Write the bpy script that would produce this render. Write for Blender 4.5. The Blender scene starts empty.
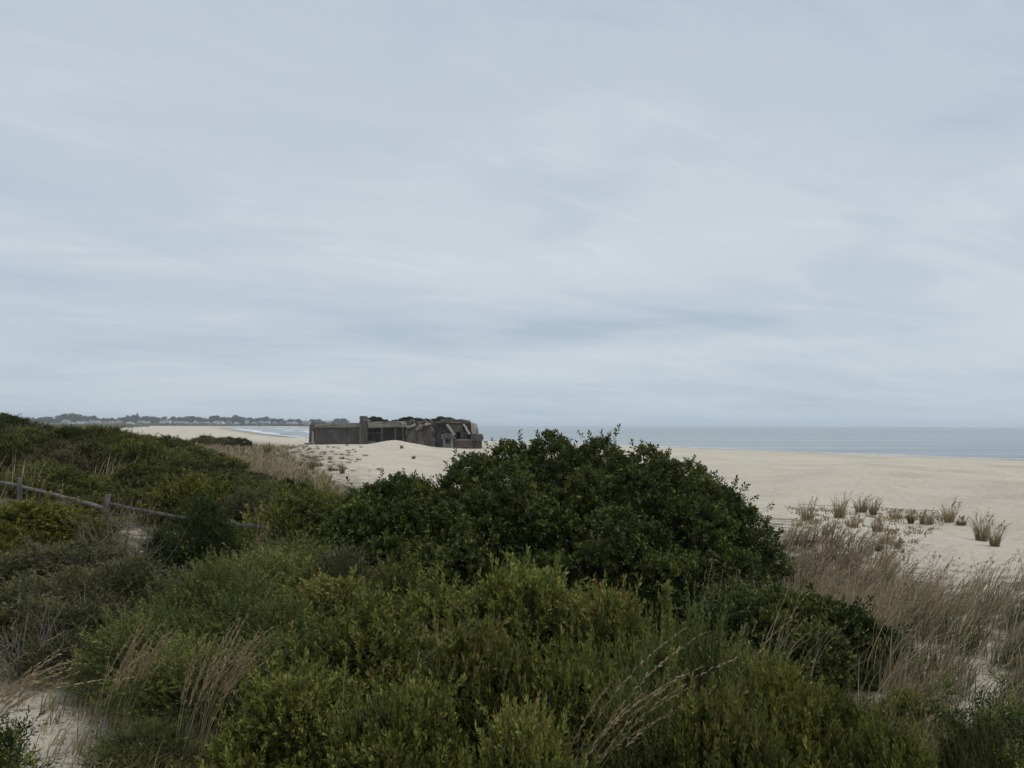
import bpy, math, random
import numpy as np
from mathutils import Vector, Matrix

scene = bpy.context.scene
COL = scene.collection
RNG = np.random.default_rng(7)

# ------------------------------------------------------------------ camera
F = 800.0
CAM_Z = 5.3
PITCH, ROLL = math.radians(2.96), math.radians(0.14)
cam_d = bpy.data.cameras.new('camera')
cam_d.sensor_width = 36.0
cam_d.lens = 36.0 * F / 1024.0
cam_d.clip_start, cam_d.clip_end = 0.1, 40000.0
cam = bpy.data.objects.new('camera', cam_d)
COL.objects.link(cam)
CAM_M = (Matrix.Translation((0, 0, CAM_Z)) @ Matrix.Rotation(math.pi / 2 + PITCH, 4, 'X')
         @ Matrix.Rotation(ROLL, 4, 'Z'))
cam.matrix_world = CAM_M
scene.camera = cam

# ------------------------------------------------------------------ sky and sun
SUN_EL, SUN_AZ = math.radians(58), math.radians(105)      # azimuth clockwise from +Y (to the right of the view)
world = bpy.data.worlds.new('World')
scene.world = world
world.use_nodes = True
wn, wl = world.node_tree.nodes, world.node_tree.links
wn.clear()


def wmath(op, a, b=None, clamp=False):
    n = wn.new('ShaderNodeMath'); n.operation = op; n.use_clamp = clamp
    for i, v in enumerate((a, b)):
        if v is None: continue
        if isinstance(v, (int, float)): n.inputs[i].default_value = v
        else: wl.new(v, n.inputs[i])
    return n.outputs[0]


def wramp(fac, stops, interp='EASE'):
    n = wn.new('ShaderNodeValToRGB'); r = n.color_ramp; r.interpolation = interp
    while len(r.elements) < len(stops): r.elements.new(0.5)
    for e, (p, c) in zip(r.elements, stops):
        e.position = p; e.color = (*c, 1) if len(c) == 3 else c
    wl.new(fac, n.inputs[0])
    return n.outputs[0]


def wnoise(vec, scale, detail=5, rough=0.5, dist=0.0):
    n = wn.new('ShaderNodeTexNoise')
    n.inputs['Scale'].default_value = scale; n.inputs['Detail'].default_value = detail
    n.inputs['Roughness'].default_value = rough; n.inputs['Distortion'].default_value = dist
    wl.new(vec, n.inputs['Vector'])
    return n.outputs[0]


def wmix(fac, a, b):
    n = wn.new('ShaderNodeMix'); n.data_type = 'RGBA'
    for k, v in ((0, fac), (6, a), (7, b)):
        if isinstance(v, (int, float)): n.inputs[k].default_value = v
        elif isinstance(v, tuple): n.inputs[k].default_value = (*v, 1)
        else: wl.new(v, n.inputs[k])
    return n.outputs[2]


SK = (4.8, 10.9, 7.4, 12.1, 12.5, 1.3)
tc = wn.new('ShaderNodeTexCoord')
sep = wn.new('ShaderNodeSeparateXYZ'); wl.new(tc.outputs['Generated'], sep.inputs[0])
zz = wmath('ADD', wmath('MAXIMUM', sep.outputs[2], 0.0), 0.10)
cu, cv = wmath('DIVIDE', sep.outputs[0], zz), wmath('DIVIDE', sep.outputs[1], zz)


def cloud_plane(sx, sy, ox, oy, rot=0.0):
    c, s = math.cos(rot), math.sin(rot)
    a = wmath('ADD', wmath('MULTIPLY', cu, c * sx), wmath('MULTIPLY', cv, s * sx))
    b = wmath('ADD', wmath('MULTIPLY', cu, -s * sy), wmath('MULTIPLY', cv, c * sy))
    n = wn.new('ShaderNodeCombineXYZ')
    wl.new(wmath('ADD', a, ox), n.inputs[0]); wl.new(wmath('ADD', b, oy), n.inputs[1])
    return n.outputs[0]


nish = wn.new('ShaderNodeTexSky'); nish.sky_type = 'NISHITA'
nish.sun_disc = False; nish.sun_elevation = SUN_EL; nish.sun_rotation = SUN_AZ
nish.air_density = 1.0; nish.dust_density = 2.0; nish.ozone_density = 1.0
big = wnoise(cloud_plane(0.36, 0.55, SK[0], SK[1], 0.30), 1.0, 3, 0.45, 0.4)
mid = wnoise(cloud_plane(0.9, 1.9, SK[2], SK[3], 0.42), 1.0, 6, 0.55, 0.8)
wisp = wnoise(cloud_plane(1.5, 4.2, SK[4], SK[5], 0.62), 1.0, 10, 0.64, 0.7)
fine = wnoise(cloud_plane(7.0, 11.0, 2.2, 5.1, 0.5), 1.0, 6, 0.6, 0.6)
cover = wmath('ADD', wmath('MULTIPLY', big, 0.66), wmath('MULTIPLY', mid, 0.34))
# the veil: thin (bluer, a little darker) to thick (pale grey)
veil = wramp(cover, [(0.34, (4.25, 5.05, 6.05)), (0.46, (5.15, 5.82, 6.55)), (0.56, (5.8, 6.38, 6.92)), (0.70, (6.35, 6.82, 7.15))])
wsp = wramp(wisp, [(0.52, (0, 0, 0)), (0.74, (1, 1, 1))])
patch = wramp(big, [(0.42, (0, 0, 0)), (0.60, (1, 1, 1))])
fl = wramp(fine, [(0.35, (.55, .55, .55)), (0.7, (1, 1, 1))])
veil = wmix(wmath('MULTIPLY', wmath('MULTIPLY', wsp, fl), wmath('ADD', wmath('MULTIPLY', patch, 0.34), 0.10)), veil, (7.6, 7.9, 8.1))
# towards the horizon the deck is seen edge-on through more air
low = wmath('SUBTRACT', 1.0, wmath('MULTIPLY', wmath('MAXIMUM', sep.outputs[2], 0.0), 5.5), True)
veil = wmix(wmath('MULTIPLY', wmath('POWER', low, 1.5), 0.48), veil, (4.4, 5.5, 6.45))
sky = wmix(0.92, nish.outputs[0], veil)
bg = wn.new('ShaderNodeBackground'); bg.inputs[1].default_value = 0.1
wl.new(sky, bg.inputs[0])
wo = wn.new('ShaderNodeOutputWorld'); wl.new(bg.outputs[0], wo.inputs[0])

sun_d = bpy.data.lights.new('sun', 'SUN')
sun_d.energy = 1.5; sun_d.angle = math.radians(11); sun_d.color = (1.0, 0.95, 0.88)
sun = bpy.data.objects.new('sun', sun_d); COL.objects.link(sun)
to_sun = Vector((math.sin(SUN_AZ) * math.cos(SUN_EL), math.cos(SUN_AZ) * math.cos(SUN_EL), math.sin(SUN_EL)))
sun.rotation_euler = (-to_sun).to_track_quat('-Z', 'Y').to_euler()

vs = scene.view_settings
vs.view_transform = 'Standard'; vs.look = 'None'; vs.exposure = 0.09; vs.gamma = 1.0
vs.use_curve_mapping = False
scene.cycles.use_denoising = True
scene.cycles.max_bounces = 6
scene.cycles.volume_bounces = 1

HAZE = 0.00013
# ------------------------------------------------------------------ helpers
CR = np.array(CAM_M.to_3x3())


def at(px, py, d):
    """world point on the sight line of a pixel at depth y = d"""
    v = CR @ np.array([(px - 512) / F, (384 - py) / F, -1.0])
    return np.array([0, 0, CAM_Z]) + v * (d / v[1])


def xat(px, d):
    return (px - 512) / F * d


def unit(v):
    return v / np.maximum(np.linalg.norm(v, axis=-1, keepdims=True), 1e-9)


_T = np.random.default_rng(3).random((256, 256))


def vnoise(x, y):
    x = np.asarray(x, float); y = np.asarray(y, float)
    xi, yi = np.floor(x).astype(int), np.floor(y).astype(int)
    fx, fy = x - xi, y - yi
    fx = fx * fx * (3 - 2 * fx); fy = fy * fy * (3 - 2 * fy)
    g = lambda a, b: _T[a & 255, b & 255]
    return ((g(xi, yi) * (1 - fx) + g(xi + 1, yi) * fx) * (1 - fy)
            + (g(xi, yi + 1) * (1 - fx) + g(xi + 1, yi + 1) * fx) * fy) * 2 - 1


def sstep(a, b, x):
    t = np.clip((x - a) / (b - a), 0, 1)
    return t * t * (3 - 2 * t)


def mesh_np(name, verts, faces, mat=None, attrs=None, smooth=False, facesize=4):
    """verts (n,3), faces (m,k) of one size, attrs {name: per-face values}"""
    me = bpy.data.meshes.new(name)
    verts = np.ascontiguousarray(verts, np.float32); faces = np.ascontiguousarray(faces, np.int32)
    m, k = faces.shape
    me.vertices.add(len(verts)); me.vertices.foreach_set('co', verts.ravel())
    me.loops.add(m * k); me.loops.foreach_set('vertex_index', faces.ravel())
    me.polygons.add(m)
    me.polygons.foreach_set('loop_start', np.arange(0, m * k, k, dtype=np.int32))
    if smooth: me.polygons.foreach_set('use_smooth', np.ones(m, bool))
    me.update(calc_edges=True)
    for an, av in (attrs or {}).items():
        dom = 'FACE' if len(av) == m else 'POINT'
        a = me.attributes.new(an, 'FLOAT', dom)
        a.data.foreach_set('value', np.ascontiguousarray(av, np.float32))
    if mat: me.materials.append(mat)
    return me


def link(name, me, parent=None, loc=None):
    o = bpy.data.objects.new(name, me); COL.objects.link(o)
    if parent: o.parent = parent
    if loc is not None: o.location = loc
    return o


def thing(name, label, cat, loc=(0, 0, 0), rz=0.0, group=None):
    o = bpy.data.objects.new(name, None); COL.objects.link(o)
    o.location = loc; o.rotation_euler = (0, 0, rz)
    o.empty_display_size = 0.2
    return tag(o, label, cat, group)


def tag(o, label, cat=None, group=None, kind=None):
    o['label'] = label
    if cat: o['category'] = cat
    if group: o['group'] = group
    if kind: o['kind'] = kind
    return o


class Geo:
    """collects quads (and per-face random values) for one mesh"""
    def __init__(self): self.v, self.f, self.r, self.n = [], [], [], 0

    def add(self, v, f, r):
        self.v.append(v); self.f.append(f + self.n); self.r.append(r); self.n += len(v)

    def mesh(self, name, mat, smooth=False):
        return mesh_np(name, np.concatenate(self.v), np.concatenate(self.f), mat,
                       {'rnd': np.concatenate(self.r)}, smooth)


def leaves(rng, P, D, L, W, rnd, fold=0.18):
    """one folded leaf quad for every base point P along direction D"""
    n = len(P)
    ref = unit(rng.normal(size=(n, 3)) + np.array([0, 0, 0.6]))
    S = unit(np.cross(D, ref)); N = np.cross(S, D)
    L = np.asarray(L).reshape(-1, 1) * np.ones((n, 1)); W = np.asarray(W).reshape(-1, 1) * np.ones((n, 1))
    mid = P + D * L * 0.55 + N * L * fold * 0.5
    v = np.stack([P, mid + S * W * 0.5, P + D * L - N * L * fold * 0.4, mid - S * W * 0.5], 1).reshape(-1, 3)
    f = np.arange(n * 4).reshape(n, 4)
    return v, f, rnd


def sprigs(rng, S, A, m, Ls, L, W, phi0, phi1, rnd, bare=0.0):
    """m leaves round a twig of length Ls at each S along A (phi = angle off the twig, base to tip)"""
    n = len(S)
    t = (np.arange(m) + rng.random((n, m))) / m
    t = bare + (1 - bare) * t
    az = np.arange(m)[None, :] * 2.39996 + rng.random((n, 1)) * 6.28 + rng.normal(0, .3, (n, m))
    ref = np.where(np.abs(A[:, 2:3]) < 0.9, np.array([[0, 0, 1.0]]), np.array([[1.0, 0, 0]]))
    U = unit(np.cross(A, ref)); V = np.cross(A, U)
    rad = np.cos(az)[..., None] * U[:, None] + np.sin(az)[..., None] * V[:, None]
    ph = (phi0 + (phi1 - phi0) * t + rng.normal(0, .12, (n, m)))[..., None]
    D = unit(A[:, None] * np.cos(ph) + rad * np.sin(ph))
    sc = (0.75 + 0.5 * rng.random((n, m)))
    Ls = np.asarray(Ls).reshape(-1, 1) * np.ones((n, 1))
    P = S[:, None] + A[:, None] * (t * Ls)[..., None]
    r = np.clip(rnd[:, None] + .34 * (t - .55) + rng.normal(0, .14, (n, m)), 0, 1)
    return leaves(rng, P.reshape(-1, 3), D.reshape(-1, 3), (L * sc).ravel(), (W * sc).ravel(), r.ravel())


def tubes(paths, r0, r1, sides=4, rnd=0.5):
    """tapered tubes along paths (n,k,3)"""
    n, k, _ = paths.shape
    T = np.gradient(paths, axis=1); T = unit(T)
    ref = np.where(np.abs(T[..., 2:3]) < 0.9, np.array([0, 0, 1.0]), np.array([1.0, 0, 0]))
    U = unit(np.cross(T, ref)); V = np.cross(T, U)
    r0 = np.asarray(r0).reshape(-1, 1) * np.ones((n, 1)); r1 = np.asarray(r1).reshape(-1, 1) * np.ones((n, 1))
    rr = r0 + (r1 - r0) * np.linspace(0, 1, k)[None, :]
    a = np.arange(sides) / sides * 2 * math.pi
    ring = (np.cos(a)[None, None, :, None] * U[:, :, None] + np.sin(a)[None, None, :, None] * V[:, :, None])
    v = (paths[:, :, None] + ring * rr[:, :, None, None]).reshape(-1, 3)
    i = np.arange(n)[:, None, None] * k * sides + np.arange(k - 1)[None, :, None] * sides
    s = np.arange(sides)[None, None, :]; s2 = (s + 1) % sides
    f = np.stack([i + s, i + s2, i + sides + s2, i + sides + s], -1).reshape(-1, 4)
    return v, f, np.full(len(f), rnd) if np.isscalar(rnd) else np.repeat(rnd, (k - 1) * sides)


def blades(rng, P, head, H, lean, W, rnd, seg=4):
    """curved tapering grass blades: base P, compass heading, height H, lean 0..1.2"""
    n = len(P)
    H = np.asarray(H).reshape(-1, 1) * np.ones((n, 1)); lean = np.asarray(lean).reshape(-1, 1) * np.ones((n, 1))
    W = np.asarray(W).reshape(-1, 1) * np.ones((n, 1))
    t = np.linspace(0, 1, seg + 1)[None, :]
    hx, hy = np.cos(head)[:, None], np.sin(head)[:, None]
    out = H * (lean * (0.25 * t + 0.75 * t ** 2.2))
    up = H * (t - 0.38 * lean ** 1.5 * t ** 2.6)
    C = np.stack([P[:, 0:1] + hx * out, P[:, 1:2] + hy * out, P[:, 2:3] + up], -1)
    tw = rng.random((n, 1)) * math.pi + t * 0.8
    sx = np.stack([np.cos(tw), np.sin(tw), np.zeros_like(tw)], -1)
    w = (W * (1 - 0.93 * t ** 1.5) * 0.5)[..., None]
    v = np.stack([C - sx * w, C + sx * w], 2).reshape(-1, 3)
    b = np.arange(n)[:, None] * (seg + 1) * 2 + np.arange(seg)[None, :] * 2
    f = np.stack([b, b + 1, b + 3, b + 2], -1).reshape(-1, 4)
    return (v, f, np.repeat(rnd, seg)), C


# ------------------------------------------------------------------ materials
def mat_new(name):
    m = bpy.data.materials.new(name); m.use_nodes = True
    nt = m.node_tree; nt.nodes.clear()
    out = nt.nodes.new('ShaderNodeOutputMaterial')
    return m, nt, out


def N(nt, t, **kw):
    n = nt.nodes.new(t)
    for k, v in kw.items():
        if k in n.inputs: n.inputs[k].default_value = v
        else: setattr(n, k, v)
    return n


def ramp(nt, fac, stops):
    n = nt.nodes.new('ShaderNodeValToRGB'); r = n.color_ramp
    while len(r.elements) < len(stops): r.elements.new(0.5)
    for e, (p, c) in zip(r.elements, stops): e.position = p; e.color = (*c, 1)
    nt.links.new(fac, n.inputs[0])
    return n.outputs[0]


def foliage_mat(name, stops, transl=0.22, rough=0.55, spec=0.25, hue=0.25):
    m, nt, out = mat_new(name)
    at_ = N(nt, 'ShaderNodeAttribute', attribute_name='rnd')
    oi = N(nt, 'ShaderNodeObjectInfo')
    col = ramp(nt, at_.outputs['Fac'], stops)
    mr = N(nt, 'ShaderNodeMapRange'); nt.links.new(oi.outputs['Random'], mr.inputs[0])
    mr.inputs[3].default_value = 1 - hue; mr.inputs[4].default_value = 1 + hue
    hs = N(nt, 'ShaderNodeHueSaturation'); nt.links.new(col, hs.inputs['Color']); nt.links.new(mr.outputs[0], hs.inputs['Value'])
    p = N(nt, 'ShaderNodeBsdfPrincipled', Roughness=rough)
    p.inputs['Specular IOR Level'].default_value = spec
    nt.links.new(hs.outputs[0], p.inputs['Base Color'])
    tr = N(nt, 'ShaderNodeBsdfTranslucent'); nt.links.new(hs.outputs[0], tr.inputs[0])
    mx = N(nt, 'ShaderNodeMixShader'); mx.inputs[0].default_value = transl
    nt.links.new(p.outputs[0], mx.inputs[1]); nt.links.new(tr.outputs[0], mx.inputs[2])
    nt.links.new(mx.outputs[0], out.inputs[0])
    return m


def noisy_mat(name, stops, scale=1.0, detail=6, rough=0.9, bump=0.3, bscale=None, dist=0.02, coords='Object', spec=0.2, stretch=(1, 1, 1)):
    m, nt, out = mat_new(name)
    tc_ = N(nt, 'ShaderNodeTexCoord')
    mp = N(nt, 'ShaderNodeMapping'); mp.inputs['Scale'].default_value = stretch
    nt.links.new(tc_.outputs[coords], mp.inputs[0])
    n1 = N(nt, 'ShaderNodeTexNoise', Scale=scale, Detail=detail, Roughness=0.62); nt.links.new(mp.outputs[0], n1.inputs['Vector'])
    col = ramp(nt, n1.outputs[0], stops)
    p = N(nt, 'ShaderNodeBsdfPrincipled', Roughness=rough); p.inputs['Specular IOR Level'].default_value = spec
    nt.links.new(col, p.inputs['Base Color'])
    n2 = N(nt, 'ShaderNodeTexNoise', Scale=bscale or scale * 4, Detail=5); nt.links.new(mp.outputs[0], n2.inputs['Vector'])
    b = N(nt, 'ShaderNodeBump', Strength=bump, Distance=dist); nt.links.new(n2.outputs[0], b.inputs['Height'])
    nt.links.new(b.outputs[0], p.inputs['Normal']); nt.links.new(p.outputs[0], out.inputs[0])
    return m


M = {}
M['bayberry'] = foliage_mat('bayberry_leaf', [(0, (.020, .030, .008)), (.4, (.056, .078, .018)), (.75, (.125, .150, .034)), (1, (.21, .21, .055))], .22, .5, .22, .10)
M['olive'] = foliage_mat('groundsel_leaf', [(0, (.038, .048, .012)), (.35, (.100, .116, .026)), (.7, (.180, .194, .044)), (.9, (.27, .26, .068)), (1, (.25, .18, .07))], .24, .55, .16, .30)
M['yellowgreen'] = foliage_mat('yellow_green_leaf', [(0, (.048, .056, .013)), (.5, (.124, .132, .028)), (1, (.25, .23, .055))], .24, .6, .10, .24)
M['grey'] = foliage_mat('grey_green_leaf', [(0, (.054, .058, .026)), (.5, (.112, .116, .046)), (1, (.20, .192, .088))], .22, .65, .12, .2)
M['feather'] = foliage_mat('feathery_leaf', [(0, (.038, .050, .014)), (.5, (.106, .124, .034)), (1, (.235, .232, .07))], .24, .55, .16, .28)
M['cedar'] = foliage_mat('cedar_leaf', [(0, (.022, .032, .012)), (.5, (.048, .066, .022)), (1, (.090, .11, .036))], .18, .65, .1, .12)
M['hill'] = foliage_mat('dune_scrub_leaf', [(0, (.040, .047, .014)), (.5, (.094, .104, .028)), (1, (.19, .18, .056))], .22, .65, .1, .25)
M['hilldark'] = foliage_mat('dark_scrub_leaf', [(0, (.024, .031, .011)), (.5, (.052, .063, .021)), (1, (.105, .110, .038))], .2, .65, .1, .22)
M['hilldry'] = foliage_mat('dry_scrub_leaf', [(0, (.058, .052, .026)), (.5, (.120, .105, .050)), (1, (.21, .185, .095))], .2, .7, .1, .2)
M['fartree'] = foliage_mat('far_tree_leaf', [(0, (.022, .030, .018)), (.5, (.038, .050, .030)), (1, (.065, .075, .044))], .1, .7, .1, .25)
M['tan'] = foliage_mat('tan_grass', [(0, (.12, .104, .060)), (.5, (.26, .226, .136)), (1, (.47, .41, .26))], .28, .7, .1, .12)
M['rust'] = foliage_mat('rust_grass', [(0, (.095, .074, .048)), (.5, (.215, .172, .110)), (1, (.42, .345, .225))], .28, .7, .1, .15)
M['straw'] = foliage_mat('straw_grass', [(0, (.13, .105, .060)), (.5, (.28, .228, .135)), (1, (.47, .39, .25))], .28, .7, .1, .15)
M['greengrass'] = foliage_mat('green_grass', [(0, (.058, .064, .022)), (.5, (.14, .138, .052)), (1, (.32, .28, .14))], .28, .65, .1, .15)
M['plume'] = foliage_mat('grass_plume', [(0, (.22, .155, .09)), (.5, (.37, .28, .17)), (1, (.52, .41, .26))], .3, .7, .1, .1)
M['twig'] = foliage_mat('grey_twig', [(0, (.060, .052, .044)), (.5, (.12, .105, .09)), (1, (.27, .245, .21))], 0.0, .85, .1, .15)
M['bark'] = noisy_mat('shrub_bark', [(.3, (.035, .028, .022)), (.7, (.095, .08, .065))], 14, 5, .9, .5)
M['post'] = noisy_mat('weathered_fence_wood', [(.3, (.075, .068, .06)), (.5, (.135, .122, .11)), (.72, (.21, .195, .175))], 6, 6, .9, .5, 30, .01, 'Object', .15, (1, 1, 1))
M['house'] = noisy_mat('house_paint', [(.3, (.55, .57, .58)), (.7, (.72, .73, .72))], .2, 3, .8, .05)
M['house2'] = noisy_mat('house_shingle', [(.3, (.27, .28, .28)), (.7, (.40, .41, .41))], .2, 3, .8, .05)
M['roof'] = noisy_mat('house_roof', [(.3, (.12, .125, .13)), (.7, (.21, .21, .215))], .2, 3, .85, .05)
M['glass'] = noisy_mat('house_window_glass', [(.3, (.03, .035, .04)), (.7, (.06, .065, .07))], .2, 2, .1, .0, spec=.5)
M['rope'] = noisy_mat('old_rope', [(.3, (.06, .05, .04)), (.7, (.11, .09, .07))], 20, 3, .9, .4)


def concrete(name, stops, streak=1.0):
    m, nt, out = mat_new(name)
    tc_ = N(nt, 'ShaderNodeTexCoord')
    n1 = N(nt, 'ShaderNodeTexNoise', Scale=.45, Detail=8, Roughness=.65); nt.links.new(tc_.outputs['Object'], n1.inputs['Vector'])
    mp = N(nt, 'ShaderNodeMapping'); mp.inputs['Scale'].default_value = (1.6, 1.6, .12); nt.links.new(tc_.outputs['Object'], mp.inputs[0])
    n2 = N(nt, 'ShaderNodeTexNoise', Scale=1.0, Detail=6, Roughness=.6); nt.links.new(mp.outputs[0], n2.inputs['Vector'])
    av = N(nt, 'ShaderNodeMix', data_type='FLOAT'); av.inputs[0].default_value = .5 * streak
    nt.links.new(n1.outputs[0], av.inputs[2]); nt.links.new(n2.outputs[0], av.inputs[3])
    col = ramp(nt, av.outputs[0], stops)
    p = N(nt, 'ShaderNodeBsdfPrincipled', Roughness=.92); p.inputs['Specular IOR Level'].default_value = .15
    nt.links.new(col, p.inputs['Base Color'])
    n3 = N(nt, 'ShaderNodeTexNoise', Scale=1.4, Detail=8, Roughness=.7); nt.links.new(tc_.outputs['Object'], n3.inputs['Vector'])
    b = N(nt, 'ShaderNodeBump', Strength=.8, Distance=.25); nt.links.new(n3.outputs[0], b.inputs['Height'])
    nt.links.new(b.outputs[0], p.inputs['Normal']); nt.links.new(p.outputs[0], out.inputs[0])
    return m


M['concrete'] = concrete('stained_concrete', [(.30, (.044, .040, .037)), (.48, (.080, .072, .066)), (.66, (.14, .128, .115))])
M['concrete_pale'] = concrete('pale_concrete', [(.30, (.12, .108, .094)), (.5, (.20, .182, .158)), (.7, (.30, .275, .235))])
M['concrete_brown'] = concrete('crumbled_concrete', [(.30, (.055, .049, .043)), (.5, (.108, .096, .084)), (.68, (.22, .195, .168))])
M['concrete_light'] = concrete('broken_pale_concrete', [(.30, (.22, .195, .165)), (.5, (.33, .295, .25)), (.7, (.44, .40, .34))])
M['ruststeel'] = noisy_mat('rusted_steel', [(.3, (.085, .060, .05)), (.7, (.17, .125, .105))], 1.2, 5, .85, .4)

# sand
m, nt, out = mat_new('dune_sand')
tc_ = N(nt, 'ShaderNodeTexCoord')
n1 = N(nt, 'ShaderNodeTexNoise', Scale=.11, Detail=7, Roughness=.6); nt.links.new(tc_.outputs['Object'], n1.inputs['Vector'])
n2 = N(nt, 'ShaderNodeTexNoise', Scale=2.6, Detail=8, Roughness=.7); nt.links.new(tc_.outputs['Object'], n2.inputs['Vector'])
c1 = ramp(nt, n1.outputs[0], [(.30, (.525, .468, .38)), (.52, (.588, .528, .432)), (.75, (.625, .568, .475))])
c2 = ramp(nt, n2.outputs[0], [(.28, (.82, .80, .78)), (.5, (.98, .98, .98)), (.7, (1, 1, 1))])
mu = N(nt, 'ShaderNodeMix', data_type='RGBA', blend_type='MULTIPLY'); mu.inputs[0].default_value = .75
nt.links.new(c1, mu.inputs[6]); nt.links.new(c2, mu.inputs[7])
inl = N(nt, 'ShaderNodeAttribute', attribute_name='inland')
cb = N(nt, 'ShaderNodeCombineXYZ'); sx3 = N(nt, 'ShaderNodeSeparateXYZ'); nt.links.new(tc_.outputs['Object'], sx3.inputs[0])
k1 = N(nt, 'ShaderNodeMath', operation='MULTIPLY'); nt.links.new(inl.outputs['Fac'], k1.inputs[0]); k1.inputs[1].default_value = .16
k2 = N(nt, 'ShaderNodeMath', operation='MULTIPLY'); nt.links.new(sx3.outputs[1], k2.inputs[0]); k2.inputs[1].default_value = .012
nt.links.new(k1.outputs[0], cb.inputs[0]); nt.links.new(k2.outputs[0], cb.inputs[1])
n4 = N(nt, 'ShaderNodeTexNoise', Scale=1.0, Detail=6, Roughness=.6); nt.links.new(cb.outputs[0], n4.inputs['Vector'])
c4 = ramp(nt, n4.outputs[0], [(.34, (.80, .80, .79)), (.46, (.95, .95, .95)), (.60, (1, 1, 1))])
mu2 = N(nt, 'ShaderNodeMix', data_type='RGBA', blend_type='MULTIPLY'); mu2.inputs[0].default_value = 1.0
nt.links.new(mu.outputs[2], mu2.inputs[6]); nt.links.new(c4, mu2.inputs[7]); mu = mu2
wet = N(nt, 'ShaderNodeAttribute', attribute_name='wet'); lit = N(nt, 'ShaderNodeAttribute', attribute_name='litter')
mw = N(nt, 'ShaderNodeMix', data_type='RGBA'); nt.links.new(wet.outputs['Fac'], mw.inputs[0]); nt.links.new(mu.outputs[2], mw.inputs[6]); mw.inputs[7].default_value = (.20, .175, .135, 1)
n3 = N(nt, 'ShaderNodeTexNoise', Scale=1.3, Detail=7, Roughness=.68); nt.links.new(tc_.outputs['Object'], n3.inputs['Vector'])
lc = ramp(nt, n3.outputs[0], [(.3, (.06, .048, .032)), (.5, (.115, .092, .06)), (.72, (.20, .165, .115))])
ad = N(nt, 'ShaderNodeMath', operation='ADD'); nt.links.new(lit.outputs['Fac'], ad.inputs[0])
ns = N(nt, 'ShaderNodeMapRange'); nt.links.new(n3.outputs[0], ns.inputs[0]); ns.inputs[1].default_value = .3; ns.inputs[2].default_value = .7; ns.inputs[3].default_value = -.5; ns.inputs[4].default_value = .5
nt.links.new(ns.outputs[0], ad.inputs[1])
ls = N(nt, 'ShaderNodeMapRange'); nt.links.new(ad.outputs[0], ls.inputs[0]); ls.inputs[1].default_value = .35; ls.inputs[2].default_value = .75; ls.clamp = True
ml = N(nt, 'ShaderNodeMix', data_type='RGBA'); nt.links.new(ls.outputs[0], ml.inputs[0]); nt.links.new(mw.outputs[2], ml.inputs[6]); nt.links.new(lc, ml.inputs[7])
p = N(nt, 'ShaderNodeBsdfPrincipled', Roughness=.95); p.inputs['Specular IOR Level'].default_value = .1
nt.links.new(ml.outputs[2], p.inputs['Base Color'])
nb = N(nt, 'ShaderNodeTexNoise', Scale=1.7, Detail=9, Roughness=.65); nt.links.new(tc_.outputs['Object'], nb.inputs['Vector'])
vo = N(nt, 'ShaderNodeTexVoronoi', Scale=1.5); vo.feature = 'SMOOTH_F1'; nt.links.new(tc_.outputs['Object'], vo.inputs['Vector'])
hb = N(nt, 'ShaderNodeMath', operation='ADD'); nt.links.new(nb.outputs[0], hb.inputs[0])
hv = N(nt, 'ShaderNodeMath', operation='MULTIPLY'); nt.links.new(vo.outputs[0], hv.inputs[0]); hv.inputs[1].default_value = .6; nt.links.new(hv.outputs[0], hb.inputs[1])
b = N(nt, 'ShaderNodeBump', Strength=1.0, Distance=.32); nt.links.new(hb.outputs[0], b.inputs['Height'])
nt.links.new(b.outputs[0], p.inputs['Normal']); nt.links.new(p.outputs[0], out.inputs[0])
M['sand'] = m

# sea
m, nt, out = mat_new('sea_water')
tc_ = N(nt, 'ShaderNodeTexCoord')
mp = N(nt, 'ShaderNodeMapping'); mp.inputs['Rotation'].default_value = (0, 0, math.radians(28)); mp.inputs['Scale'].default_value = (.05, .16, 1)
nt.links.new(tc_.outputs['Object'], mp.inputs[0])
n1 = N(nt, 'ShaderNodeTexNoise', Scale=1.0, Detail=7, Roughness=.6); nt.links.new(mp.outputs[0], n1.inputs['Vector'])
mp2 = N(nt, 'ShaderNodeMapping'); mp2.inputs['Scale'].default_value = (.0025, .028, 1); mp2.inputs['Rotation'].default_value = (0, 0, math.radians(10)); nt.links.new(tc_.outputs['Object'], mp2.inputs[0])
n2 = N(nt, 'ShaderNodeTexNoise', Scale=1.0, Detail=5, Roughness=.6); nt.links.new(mp2.outputs[0], n2.inputs['Vector'])
cc = ramp(nt, n2.outputs[0], [(.30, (.15, .185, .21)), (.45, (.24, .285, .31)), (.58, (.30, .34, .355)), (.72, (.38, .41, .415))])
p = N(nt, 'ShaderNodeBsdfPrincipled', Roughness=.32); p.inputs['IOR'].default_value = 1.33
nt.links.new(cc, p.inputs['Base Color'])
b = N(nt, 'ShaderNodeBump', Strength=1.0, Distance=.9); nt.links.new(n1.outputs[0], b.inputs['Height'])
nt.links.new(b.outputs[0], p.inputs['Normal']); nt.links.new(p.outputs[0], out.inputs[0])
M['sea'] = m
M['foam'] = noisy_mat('sea_foam', [(.3, (.55, .58, .60)), (.7, (.80, .81, .81))], .3, 5, .7, .3)

# ------------------------------------------------------------------ ground
SEA_Z = -1.2
SH_Y = np.array([-200, 0, 90, 156, 188, 241, 306, 385, 542, 912, 1625, 1900, 2050, 2150, 2200, 2350, 2600, 3500, 6000])
SH_X = np.array([170, 140, 119, 100, 79, 50.6, -4.6, -98, -166, -310, -583, -640, -560, -430, -335, -300, -330, -900, -3000])
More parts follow.
